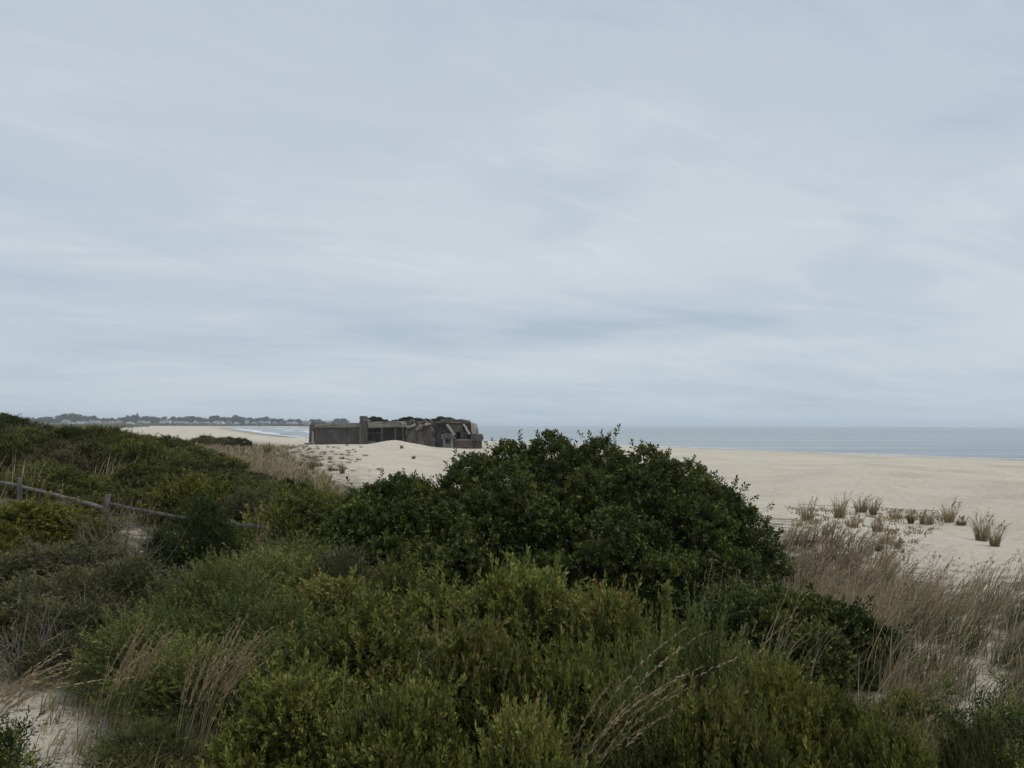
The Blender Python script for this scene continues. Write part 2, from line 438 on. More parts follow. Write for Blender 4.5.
# (px, depth, height, litter) of the ground along sight lines
CP = []
def row(d, *pts):
    for q in pts: CP.append((q[0], d, q[1], q[2] if len(q) > 2 else 1.0))
row(4, (-200, 2.5), (50, 2.3, .2), (256, 2.2), (512, 2.1), (768, 2.0), (1024, 2.1, .6), (1250, 2.1))
row(8, (-200, 2.3), (40, 2.15, .0), (110, 2.1, .6), (256, 2.0), (512, 1.75), (768, 1.65), (900, 1.7, .7), (965, 1.75, .3), (1060, 1.8, .5), (1250, 1.8))
row(12, (-200, 2.6), (0, 2.4), (256, 2.1), (512, 1.6), (768, 1.6), (960, 1.75, .25), (1060, 1.8, .6), (1250, 1.9))
row(16, (-200, 2.9), (0, 2.7), (130, 2.45, .6), (256, 2.2), (400, 1.6), (512, 1.4), (768, 1.4), (900, 1.6, .7), (1024, 1.75, .7), (1250, 1.9))
row(22, (-200, 3.1), (0, 2.95), (108, 2.8), (256, 2.2), (400, 1.6), (512, 1.4), (768, 1.5), (860, 1.55, .45), (930, 1.55, .1), (1060, 1.5, .0), (1250, 1.5, .0))
row(30, (-200, 3.8), (0, 3.3), (108, 3.0), (256, 2.3), (400, 1.6), (640, 1.2), (790, 1.45, .5), (860, 1.45, .15), (1024, 1.2, 0), (1250, 1.1, 0))
row(45, (-200, 5.0), (0, 4.1), (80, 3.5), (160, 2.9), (256, 2.2), (330, 1.7), (400, 1.1, .7), (640, .6, 0), (850, .7, 0), (1250, .5, 0))
row(65, (-200, 5.6), (-20, 5.0), (60, 3.9), (110, 3.3), (160, 2.7), (220, 2.2), (290, 1.6), (330, 1.2, .4), (380, .7, .05), (640, .2, 0), (1250, 0, 0))
row(100, (-200, 5.0), (-20, 4.3), (60, 3.6), (110, 2.9), (150, 2.3), (200, 2.1), (260, 1.6), (290, 1.2, .7), (330, .8, .15), (380, .4, 0), (600, .1, 0), (1250, -.1, 0))
row(150, (-200, 4.0), (0, 3.3), (100, 2.3), (150, 1.6), (200, 1.6), (260, 1.3), (290, .9, .6), (325, .3, .1), (395, .1, 0), (460, -.3, 0), (600, -.1, 0), (1250, -.3, 0))
row(205, (-200, 3), (0, 2.0), (100, 1.3), (200, .9), (270, .5, .5), (310, .05, .2), (350, -.05, 0), (395, -.1, 0), (420, -.2, 0), (450, -.6, 0), (490, -.7, 0), (600, -.2, 0), (1250, -.4, 0))
row(290, (-200, 2), (0, 1.2), (120, .7, .5), (200, .2, .0), (280, .1, 0), (400, 0, 0), (600, -.3, 0), (1250, -.5, 0))
row(420, (-200, 1.2), (60, .8, .9), (130, .2, .1), (400, .1, 0), (1250, -.4, 0))
row(800, (-200, 1.0), (60, .8, .9), (120, .3, .3), (180, .1, 0), (400, .1, 0), (1250, -.4, 0))
CP = np.array(CP)


def inland(x, y):
    sx = np.interp(y, SH_Y, SH_X)
    g = (np.interp(y + 10, SH_Y, SH_X) - np.interp(y - 10, SH_Y, SH_X)) / 20
    return (sx - x) / np.sqrt(1 + g * g)


def ground(x, y):
    x = np.asarray(x, float); y = np.asarray(y, float)
    shp = x.shape; x = x.ravel(); y = y.ravel()
    d = np.maximum(y, 4.0)
    px = np.clip(512 + F * x / d, -250, 1300)
    ld = np.log(np.clip(d, 4, 900))
    num = np.zeros(len(x)); den = np.zeros(len(x)); nv = np.zeros(len(x))
    for cpx, cd, cz, cv_ in CP:
        w = np.exp(-0.5 * (((px - cpx) / 48) ** 2 + ((ld - math.log(cd)) / .17) ** 2)) + 1e-9 / (1 + ((px - cpx) / 48) ** 2 + ((ld - math.log(cd)) / .17) ** 2) ** 2
        num += w * cz; den += w; nv += w * cv_
    z, lit_ = num / den, nv / den
    z = z + (1.85 + .35 * vnoise(x * .25, y * .12)) * np.exp(-((x + 26.5) / 7.0) ** 2 - ((y - 188) / 11) ** 2) + .45 * np.exp(-((x + 40) / 9) ** 2 - ((y - 192) / 10) ** 2)
    far = sstep(900, 1900, y)
    z = z * (1 - far) + 0.3 * far
    land = far * sstep(45, 90, inland(x, y)) * sstep(1900, 2130, y + 0.25 * (x + 600))
    z = z + land * 2.0; lit_ = lit_ * (1 - far) + land
    near = 1 - sstep(60, 300, y)
    z = z + near * (0.16 * vnoise(x * .33 + 5, y * .33) + .05 * vnoise(x * 1.1, y * 1.1 + 9)) + 0.06 * vnoise(x * .06, y * .06 + 3)
    s = inland(x, y)
    zb = SEA_Z + np.where(s > 0, .034 * s, .045 * s)
    k = sstep(15, 65, s)
    z = z * k + np.maximum(np.minimum(zb, .4), -9) * (1 - k)
    wet_ = 1 - sstep(1.5, 15, s + 3 * vnoise(x * .05, y * .05))
    return z.reshape(shp), lit_.reshape(shp), wet_.reshape(shp)


def hit(px, py, d0=8.0, d1=300.0):
    ds = np.exp(np.linspace(math.log(d0), math.log(d1), 260))
    q = np.array([at(px, py, dd_) for dd_ in ds])
    below = np.where(q[:, 2] < ground(q[:, 0], q[:, 1])[0])[0]
    return float(ds[below[0]]) if len(below) else d1


def gz(x, y):
    return float(ground(np.array([x]), np.array([y]))[0][0])


def warp(a, b, k, n):
    return k * np.sinh(np.linspace(math.asinh(a / k), math.asinh(b / k), n))


gx = warp(-4500, 700, 7, 290); gy = warp(-40, 4500, 9, 340)
X, Y = np.meshgrid(gx, gy)
Z, LIT, WET = ground(X, Y)
idx = np.arange(X.size).reshape(X.shape)
faces = np.stack([idx[:-1, :-1], idx[:-1, 1:], idx[1:, 1:], idx[1:, :-1]], -1).reshape(-1, 4)
me = mesh_np('beach', np.stack([X, Y, Z], -1).reshape(-1, 3), faces, M['sand'], {'litter': LIT.ravel(), 'wet': WET.ravel(), 'inland': np.clip(inland(X, Y), -50, 600).ravel()}, True)
tag(link('beach', me), 'pale sand beach and vegetated dune ground running to the far shore', kind='structure')

# sea: one sheet, with low swells running in towards the shore
sx_ = warp(-12000, 14000, 60, 170); sy_ = warp(-400, 14000, 90, 300)
X, Y = np.meshgrid(sx_, sy_)
s = -inland(X, Y)
fade = sstep(5, 40, s) * (1 - sstep(350, 700, Y))
ph = s / 15.0 + .55 * vnoise(X * .012, Y * .012) + .2 * vnoise(X * .05, Y * .05)
crest = np.maximum(0, np.sin(ph * 2 * math.pi)) ** 3
Z = SEA_Z + fade * crest * (.10 + .16 * np.clip(vnoise(X * .02 + 7, Y * .02), 0, 1)) * (.5 + .5 * vnoise(X * .03, Y * .03 + 4))
idx = np.arange(X.size).reshape(X.shape)
faces = np.stack([idx[:-1, :-1], idx[:-1, 1:], idx[1:, 1:], idx[1:, :-1]], -1).reshape(-1, 4)
me = mesh_np('sea', np.stack([X, Y, Z], -1).reshape(-1, 3), faces, M['sea'], None, True)
tag(link('sea', me), 'calm grey blue sea reaching to the horizon', kind='structure')

# ------------------------------------------------------------------ bunker
BD = 200.0
PXM = BD / F        # metres per pixel at the bunker


def bp(px, py, dy=0.0):
    """bunker point: pixel on the plane y = BD + dy, sized for BD"""
    q = at(px, py, BD)
    return (q[0], BD + dy, q[2])


def solid(name, parent, outline, y0, y1, mat, seed=0, chip=0.10, cuts=1, slope=0.0):
    """a block: front outline in pixels, extruded from depth y0 to y1 and worn along its edges (slope leans the top back)"""
    import bmesh
    bm = bmesh.new()
    pts = [bp(*q) for q in outline]
    zmin = min(p_[2] for p_ in pts)
    fr = [bm.verts.new((p_[0], BD + y0 + slope * (p_[2] - zmin), p_[2])) for p_ in pts]
    bk = [bm.verts.new((p_[0], BD + y1, p_[2])) for p_ in pts]
    n = len(fr)
    bm.faces.new(fr); bm.faces.new(bk[::-1])
    for i in range(n):
        bm.faces.new((fr[i], bk[i], bk[(i + 1) % n], fr[(i + 1) % n]))
    bmesh.ops.recalc_face_normals(bm, faces=bm.faces)
    if cuts:
        bmesh.ops.triangulate(bm, faces=[f for f in bm.faces if len(f.verts) > 4])
        bmesh.ops.subdivide_edges(bm, edges=bm.edges[:], cuts=cuts, use_grid_fill=True)
        r = random.Random(seed)
        for v in bm.verts:
            v.co += Vector((r.uniform(-1, 1), r.uniform(-1, 1), r.uniform(-1, 1))) * chip
    me_ = bpy.data.meshes.new(name); bm.to_mesh(me_); bm.free()
    me_.materials.append(mat)
    return link(name, me_, parent)


def rect(x0, y0, x1, y1):
    return [(x0, y1), (x1, y1), (x1, y0), (x0, y0)]


bk = thing('concrete_bunker', 'long ruined dark concrete bunker standing on the beach sand', 'bunker')
C1, C2, C3 = M['concrete'], M['concrete_pale'], M['concrete_brown']
# west wing: a low hall with a pale roof edge and a doorway at its end
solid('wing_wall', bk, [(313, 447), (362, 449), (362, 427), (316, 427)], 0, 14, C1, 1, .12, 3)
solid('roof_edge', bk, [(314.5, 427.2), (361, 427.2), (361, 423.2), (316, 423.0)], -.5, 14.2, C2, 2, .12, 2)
solid('end_wall', bk, [(308, 446), (313, 447), (316, 424), (312.5, 421.3), (308.5, 425)], .6, 13, C3, 3, .10, 2)
dw = solid('doorway', bk, [(311.6, 442), (313.8, 442.3), (314.0, 432), (312.0, 431)], -.1, 1.2, M['concrete_light'], 4, .03, 1)
solid('rubble_block', bk, rect(307, 442.5, 315, 447), -3, 0, C2, 5, .25, 2)
# tower at the joint
tw_ = solid('corner_tower', bk, [(360, 450), (367.5, 450), (367.5, 423), (366, 421), (360, 421.5)], -1.2, 10, C1, 6, .12, 3)
solid('tower_cap', tw_, rect(360.2, 416.2, 365.2, 421.6), -.6, 3, C1, 7, .12, 2)
solid('cap_slab', tw_, rect(364.6, 419.4, 368.2, 421.4), -.9, 2.5, C2, 8, .08, 1)
# centre: pale fascia carried over a deep gallery, back wall in its shade
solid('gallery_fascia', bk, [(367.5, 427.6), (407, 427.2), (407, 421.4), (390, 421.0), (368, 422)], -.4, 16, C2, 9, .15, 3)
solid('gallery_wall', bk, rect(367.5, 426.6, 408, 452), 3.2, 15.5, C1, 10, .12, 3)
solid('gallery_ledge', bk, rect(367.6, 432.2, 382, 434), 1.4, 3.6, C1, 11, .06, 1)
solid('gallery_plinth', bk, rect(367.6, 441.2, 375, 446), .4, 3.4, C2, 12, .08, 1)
for i, (a, b_) in enumerate([(381, 383), (394.5, 396.2), (402, 404)]):
    solid('pillar', bk, rect(a, 427, b_, 450), -.1, 1.1, C1, 20 + i, .05, 1)
# crumbled middle
solid('broken_wall', bk, [(405, 450), (434, 452), (434, 428), (431, 421), (424, 420.5), (419, 422.6), (413, 420.6), (406, 421.2)], .4, 15, C3, 13, .42, 4)
solid('broken_slab', bk, [(408, 428.5), (416, 425), (415, 423.0), (407.5, 426)], -1.2, 2, M['concrete_light'], 14, .15, 2)
solid('broken_slab', bk, [(416, 431), (424, 427.5), (425, 424), (419, 424.5), (415.5, 428)], -1.4, 1.5, C3, 15, .2, 2)
solid('broken_slab', bk, [(425, 426), (431, 424.6), (430.5, 422.6), (424.5, 423.4)], -1.0, 2, M['concrete_light'], 16, .12, 2)
# gun emplacement at the seaward end: sloping front with raking buttresses
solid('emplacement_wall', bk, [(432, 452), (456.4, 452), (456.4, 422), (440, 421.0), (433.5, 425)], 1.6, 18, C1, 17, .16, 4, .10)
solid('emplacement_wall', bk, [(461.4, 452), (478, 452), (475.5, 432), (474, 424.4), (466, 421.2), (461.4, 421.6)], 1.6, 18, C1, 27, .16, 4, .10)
solid('opening_lintel', bk, [(456.3, 432.6), (461.5, 432.6), (461.5, 421.4), (456.3, 421.4)], 1.8, 18, C1, 28, .05, 1)
solid('opening_sill', bk, rect(456.3, 441, 461.5, 452), 1.4, 18, C1, 29, .05, 1)
solid('opening_back', bk, rect(456.0, 431, 462, 442), 11, 17.8, C1, 26, .05, 1)
solid('emplacement_roof', bk, [(436, 423.2), (468, 423.4), (466, 420.2), (458, 419.4), (441, 419.8)], .6, 17, C3, 18, .22, 3)
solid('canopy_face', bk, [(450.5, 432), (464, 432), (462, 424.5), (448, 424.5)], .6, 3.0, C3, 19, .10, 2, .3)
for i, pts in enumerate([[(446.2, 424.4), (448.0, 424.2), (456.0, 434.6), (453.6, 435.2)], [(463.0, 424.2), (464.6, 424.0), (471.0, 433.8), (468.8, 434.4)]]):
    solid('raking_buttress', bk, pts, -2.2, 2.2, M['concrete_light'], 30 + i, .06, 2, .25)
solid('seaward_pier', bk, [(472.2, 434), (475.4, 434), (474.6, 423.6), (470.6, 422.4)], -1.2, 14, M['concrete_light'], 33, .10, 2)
for i, (a, b_) in enumerate([(454.6, 456.4), (460.6, 466.8)]):
    solid('opening_jamb', bk, rect(a, 432, b_, 441), -.6, 1.6, C1, 35 + i, .06, 1)
# outworks in front: a small block house with an opening, a low rusty wall and a sea block
solid('post_wall', bk, rect(444.6, 438, 447, 450), -5, -1, C2, 40, .06, 1)
solid('post_wall', bk, rect(452, 438, 454.2, 450), -5, -1, C2, 41, .06, 1)
solid('post_wall', bk, rect(446.8, 443, 452.2, 450), -4.6, -1.2, C2, 42, .05, 1)
solid('post_roof', bk, [(443, 438.6), (455.6, 438.4), (454, 434.6), (448, 433.4), (443.4, 434.8)], -5.4, -.6, C3, 43, .16, 2)
solid('low_wall', bk, [(454.5, 451), (474, 450), (472.5, 440.2), (454.6, 440.4)], -2.6, 1, M['ruststeel'], 44, .10, 2)
solid('low_wall_cap', bk, rect(455, 439.2, 473, 440.8), -2.8, 1.2, C2, 45, .08, 2)
solid('sea_block', bk, [(472, 440.6), (482, 440.4), (483.4, 437.4), (481.6, 434.4), (475, 433.8), (472, 434.6)], -3.6, 4, C1, 46, .16, 2)
solid('sea_block_foot', bk, rect(473.4, 440.2, 481.4, 449), -2.2, 4, C1, 47, .12, 2)

# ------------------------------------------------------------------ vegetation generators
def crown(rng, lobes, n, zmin=0.08, keep=0.82, up=-0.25):
    """points and outward directions on the outside of a heap of lobes (cx,cy,cz,r)"""
    lob = np.asarray(lobes); k = len(lob)
    area = lob[:, 3] ** 2; pr = area / area.sum()
    P, D = [], []; got = 0
    while got < n:
        i = rng.choice(k, n, p=pr)
        d = unit(rng.normal(size=(n, 3)) + np.array([0, 0, .25])); d = d[d[:, 2] > up] if True else d
        i = i[:len(d)]
        bump = 1 + .13 * np.sin(d[:, 0] * 5 + i) * np.cos(d[:, 2] * 6 + i * 2.1)
        p = lob[i, :3] + d * (lob[i, 3] * bump * (0.72 + .33 * np.sqrt(rng.random(len(d)))))[:, None]
        q = ((p[:, None, :] - lob[None, :, :3]) / lob[None, :, 3:4])
        dist = np.linalg.norm(q, axis=2); dist[np.arange(len(p)), i] = 9
        ok = (dist.min(1) > keep) & (p[:, 2] > zmin)
        P.append(p[ok]); D.append(d[ok]); got += ok.sum()
    return np.concatenate(P)[:n], np.concatenate(D)[:n]


def dome_lobes(rng, r, h, k, flat=1.0):
    L = [(0, 0, h * .42, h * .36)]
    for i in range(k):
        a = i * 2.4 + rng.normal(0, .35); q = math.sqrt((i + .5) / k)
        lr = r * (.19 + .18 * rng.random())
        z = h * (.90 - .55 * q ** 2.0) - lr * .85 + rng.normal(0, .11) * h
        L.append((math.cos(a) * q * (r - lr * .6), math.sin(a) * q * (r - lr * .6), max(z, lr * .5), lr))
        if i % 2 == 0:
            L.append((math.cos(a + .4) * (r * .8), math.sin(a + .4) * (r * .8), h * (.12 + .25 * rng.random()), r * .26))
    return L


def stems(rng, geo, lobes, r0, frac=.85):
    lob = np.asarray(lobes); n = len(lob)
    base = np.concatenate([lob[:, :2] * .15 + rng.normal(0, .05, (n, 2)), np.full((n, 1), -.15)], 1)
    tip = lob[:, :3] + np.array([0, 0, 1.]) * lob[:, 3:4] * .3
    t = np.linspace(0, 1, 6)[None, :, None]
    midp = base * .45 + tip * .55 + rng.normal(0, .12, (n, 3)); midp[:, 2] *= .8
    path = base[:, None] * (1 - t) ** 2 + midp[:, None] * 2 * t * (1 - t) + tip[:, None] * t ** 2
    geo.add(*tubes(path, r0, r0 * .25, 5, .35))


def twigs(rng, geo, S, A, L, r, rnd):
    """short bare twigs, each a bent tapered tube"""
    t = np.linspace(0, 1, 4)[None, :, None]; n = len(S)
    L = np.asarray(L).reshape(-1, 1, 1) * np.ones((n, 1, 1))
    bend = rng.normal(0, .18, (n, 1, 3))
    path = S[:, None] + (A[:, None] * t + bend * t ** 2) * L
    geo.add(*tubes(path, r, r * .3, 3, rnd))


SPEC = {  # leaves per sprig, twig length, leaf length, leaf width, angle at base, angle at tip
    'bayberry': dict(m=12, Ls=.13, L=.075, W=.035, phi0=1.35, phi1=.5, up=.6, jit=.35),
    'olive': dict(m=16, Ls=.18, L=.066, W=.027, phi0=1.15, phi1=.40, up=.9, jit=.32),
    'yellowgreen': dict(m=14, Ls=.18, L=.072, W=.030, phi0=1.15, phi1=.45, up=.9, jit=.35),
    'grey': dict(m=14, Ls=.18, L=.056, W=.020, phi0=1.1, phi1=.4, up=.9, jit=.4),
    'feather': dict(m=20, Ls=.28, L=.056, W=.014, phi0=.95, phi1=.3, up=.95, jit=.4),
    'cedar': dict(m=22, Ls=.24, L=.052, W=.018, phi0=.8, phi1=.3, up=.5, jit=.35),
    'hill': dict(m=11, Ls=.24, L=.10, W=.046, phi0=1.2, phi1=.45, up=.7, jit=.4),
}


def plant_meshes(key, seed, lobes, n, spec, mat, stem_r=.022, twig_n=0, leader=.06, name='foliage', zmin=.08, up=-.25):
    rng = np.random.default_rng(seed)
    sp = SPEC[spec]
    P, D = crown(rng, lobes, n, zmin, up=up)
    A = unit(D * .75 + np.array([0, 0, sp['up']]) * .6 + rng.normal(0, sp['jit'], (n, 3)))
    clump = .46 + .30 * np.sin(P[:, 0] * 3.1 + seed) * np.cos(P[:, 1] * 2.7 + seed * 2) * np.sin(P[:, 2] * 3.3 + seed)
    rnd = np.clip(clump + rng.normal(0, .13, n), 0, 1)
    Ls = sp['Ls'] * (.75 + .5 * rng.random(n))
    lead = rng.random(n) < leader
    P = P + np.where(lead[:, None], A * (.05 + .2 * rng.random((n, 1))), 0); Ls = np.where(lead, Ls * 1.4, Ls)
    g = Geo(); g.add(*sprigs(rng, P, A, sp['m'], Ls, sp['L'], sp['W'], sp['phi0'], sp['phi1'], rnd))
    fol = g.mesh(key + '_foliage', mat)
    b_ = Geo(); stems(rng, b_, lobes, stem_r)
    k = min(n, 280)
    i = rng.choice(n, k, replace=False)
    twigs(rng, b_, P[i] - A[i] * .3, A[i], .34, .0045, .3 + .3 * rng.random(k))
    if twig_n:
        i = rng.choice(n, twig_n)
        twigs(rng, b_, P[i] - A[i] * .15, unit(A[i] + rng.normal(0, .35, (twig_n, 3))), .2 + .3 * rng.random(twig_n), .0038, .5 + .5 * rng.random(twig_n))
    return fol, b_.mesh(key + '_branches', M['twig'])


def place(kind_name, label, cat, meshes, loc, rz, scale, group=None):
    o = thing(kind_name, label, cat, loc, rz, group)
    o.scale = scale
    link('foliage', meshes[0], o)['kind'] = 'stuff'; link('branches', meshes[1], o)['kind'] = 'stuff'
    return o


TPL = {}


def tpl(key, spec, mat, r, h, k, n, seeds, **kw):
    TPL[key] = []
    for s_ in seeds:
        rng = np.random.default_rng(s_)
        TPL[key].append((plant_meshes(f'{key}_{s_}', s_, dome_lobes(rng, r, h, k), n, spec, M[mat], **kw), r, h))


tpl('olive', 'olive', 'olive', 1.0, 1.15, 13, 3300, (11, 12, 13), leader=.11, twig_n=500)
tpl('yellowgreen', 'yellowgreen', 'yellowgreen', 1.1, 1.2, 12, 2400, (21, 22))
tpl('grey', 'grey', 'grey', 1.1, 1.2, 13, 2600, (31, 32), twig_n=1500)
tpl('feather', 'feather', 'feather', .85, 1.25, 11, 2200, (41, 42), leader=.18, twig_n=350)
tpl('hill', 'hill', 'hill', 2.0, 1.5, 14, 2700, (61, 62, 63), stem_r=.03)
tpl('hilldark', 'hill', 'hilldark', 1.8, 1.7, 16, 2600, (65, 66), stem_r=.03)
tpl('hilldry', 'hill', 'hilldry', 1.9, 1.3, 16, 2000, (67,), stem_r=.03, twig_n=700)

# cedars: conical
def cedar_lobes(rng, r, h):
    L = []
    for i in range(26):
        q = i / 25; z = h * (.1 + .84 * q); rr = r * (1 - q) ** .8
        a = i * 2.4
        lr = r * (.34 - .22 * q)
        L.append((math.cos(a) * rr * .62, math.sin(a) * rr * .62, z, lr))
    return L
TPL['cedar'] = [(plant_meshes(f'cedar_{s_}', s_, cedar_lobes(np.random.default_rng(s_), .8, 1.7), 1200, 'cedar', M['cedar'], leader=.30), .8, 1.7) for s_ in (71, 72)]

# ------------------------------------------------------------------ the big dark bush
def px_lobes(spec_rows, seed):
    rng = np.random.default_rng(seed); L = []
    for (px, py, d, r) in spec_rows:
        px = 585 + (px - 585) * .955; py = py + 10
        q = at(px, py, d); L.append((q[0], q[1], q[2] - r, r))
    return L


sil = [(452, 468, 15.4, .34), (466, 450, 15.7, .36), (490, 449, 15.9, .40), (508, 437, 16.0, .36), (530, 443, 16.2, .40), (549, 428, 16.3, .34), (556, 437, 16.0, .4),
       (576, 442, 16.3, .40), (602, 432, 16.1, .34), (606, 442, 15.9, .4), (622, 455, 15.9, .38), (648, 441, 15.8, .36), (660, 452, 15.6, .4), (672, 462, 15.7, .38), (692, 456, 15.6, .34),
       (712, 476, 15.5, .38), (734, 486, 15.3, .34), (754, 504, 15.1, .34), (766, 522, 14.9, .34), (776, 542, 14.7, .32)]
front = []
_r = np.random.default_rng(5)
for px_ in range(425, 785, 30):
    for j, py_ in enumerate((470, 488, 508, 530, 553, 577, 600)):
        top = np.interp(px_, [q[0] for q in sil], [q[1] for q in sil])
        if py_ > top + 12 and _r.random() > .16:
            front.append((px_ + _r.normal(0, 10), py_ + _r.normal(0, 8), 15.2 - .27 * j + .5 * math.sin(px_ * .052 + 1) * math.cos(py_ * .045) + _r.normal(0, .3), .24 + .20 * _r.random()))
for px_ in range(470, 740, 45):       # the far side of the crown
    front.append((px_, 450 + abs(px_ - 560) * .13, 17.6, .7)); front.append((px_ + 20, 466 + abs(px_ - 560) * .1, 19.0, .7))
base = np.array([xat(590, 15.6), 15.6, 0]); base[2] = gz(base[0], base[1])
lob = [(a - base[0], b_ - base[1], c - base[2], r) for a, b_, c, r in px_lobes(sil + front, 5)]
lob += [(a * .85, .5, .75, .9) for k_, a in enumerate(np.linspace(-3.3, 3.3, 9))]
lob += [(a, 1.0, 1.75 - .06 * a * a, .8) for a in np.linspace(-2.4, 2.4, 6)]
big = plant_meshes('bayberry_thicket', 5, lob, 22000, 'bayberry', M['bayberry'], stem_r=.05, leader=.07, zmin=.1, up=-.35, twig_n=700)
place('bayberry_bush', 'huge rounded dark green bush rising to the horizon in the middle', 'bush', big, base, 0, (1, 1, 1))

sil2 = [(352, 502, 14.9, .30), (364, 490, 15.0, .32), (380, 478, 15.1, .34), (398, 471, 15.3, .36), (414, 473, 15.4, .34), (428, 484, 15.3, .30)]
fr2 = [(px_ + _r.normal(0, 7), py_ + _r.normal(0, 6), 15.0 - .2 * j + _r.normal(0, .25), .26 + .18 * _r.random()) for px_ in range(352, 436, 17) for j, py_ in enumerate((496, 514, 534, 552)) if py_ > 484 or 370 < px_]
fr2 += [(370, 486, 16.6, .6), (398, 482, 16.8, .6), (418, 488, 16.6, .5)]
L2 = []
for (px_, py_, d, r) in sil2 + fr2:
    q = at(px_, py_ + 11, d); L2.append((q[0], q[1], q[2] - r, r))
b2 = np.array([xat(400, 15.2), 15.2, 0]); b2[2] = gz(b2[0], b2[1])
L2 = [(a - b2[0], b_ - b2[1], c - b2[2], r) for a, b_, c, r in L2] + [(a, .3, .7, .65) for a in (-.6, 0, .6)]
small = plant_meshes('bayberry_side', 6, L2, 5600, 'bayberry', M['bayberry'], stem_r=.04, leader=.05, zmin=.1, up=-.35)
place('bayberry_bush', 'lower dark green bush joined to the left side of the huge one', 'bush', small, b2, 0, (1, 1, 1))

sil3 = [(708, 610, 12.0, .26), (728, 602, 12.0, .30), (752, 596, 11.9, .32), (778, 594, 11.9, .30), (800, 600, 11.8, .30), (822, 602, 11.7, .28), (845, 612, 11.6, .26), (866, 625, 11.5, .24), (884, 640, 11.3, .2)]
fr3 = [(px_ + _r.normal(0, 8), py_ + _r.normal(0, 6) + max(0, px_ - 800) * .25, 11.6 - .22 * j + _r.normal(0, .25), .18 + .16 * _r.random()) for px_ in range(705, 890, 22) for j, py_ in enumerate((618, 638, 660)) if _r.random() > .15]
L3 = []
for (px_, py_, d, r) in sil3 + fr3:
    q = at(px_, py_ + 4, d); L3.append((q[0], q[1], q[2] - r, r))
b3 = np.array([xat(790, 11.6), 11.6, 0]); b3[2] = gz(b3[0], b3[1])
L3 = [(a - b3[0], b_ - b3[1], max(c - b3[2], .1), r) for a, b_, c, r in L3] + [(a, .2, .3, .5) for a in (-.9, -.3, .3, .8)]
low_b = plant_meshes('bayberry_low', 8, L3, 4800, 'bayberry', M['bayberry'], stem_r=.03, leader=.05, zmin=.05, up=-.35, twig_n=250)
place('bayberry_bush', 'low loose dark green bush right of and below the huge one', 'bush', low_b, b3, 0, (1, 1, 1))

# ------------------------------------------------------------------ near shrubs
def shrub(key, var, px, top, d, r, name, label, group=None, rz=None, sink=0.0):
    meshes, tr, th = TPL[key][var % len(TPL[key])]
    x = xat(px, d); z = gz(x, d) - sink
    h = max(at(px, top, d)[2] - z, .35)
    return place(name, label, 'bush' if key != 'cedar' else 'tree', meshes, (x, d, z), (px * 1.7 + d) if rz is None else rz, (r / tr, r / tr, h / (th * 1.02)), group)


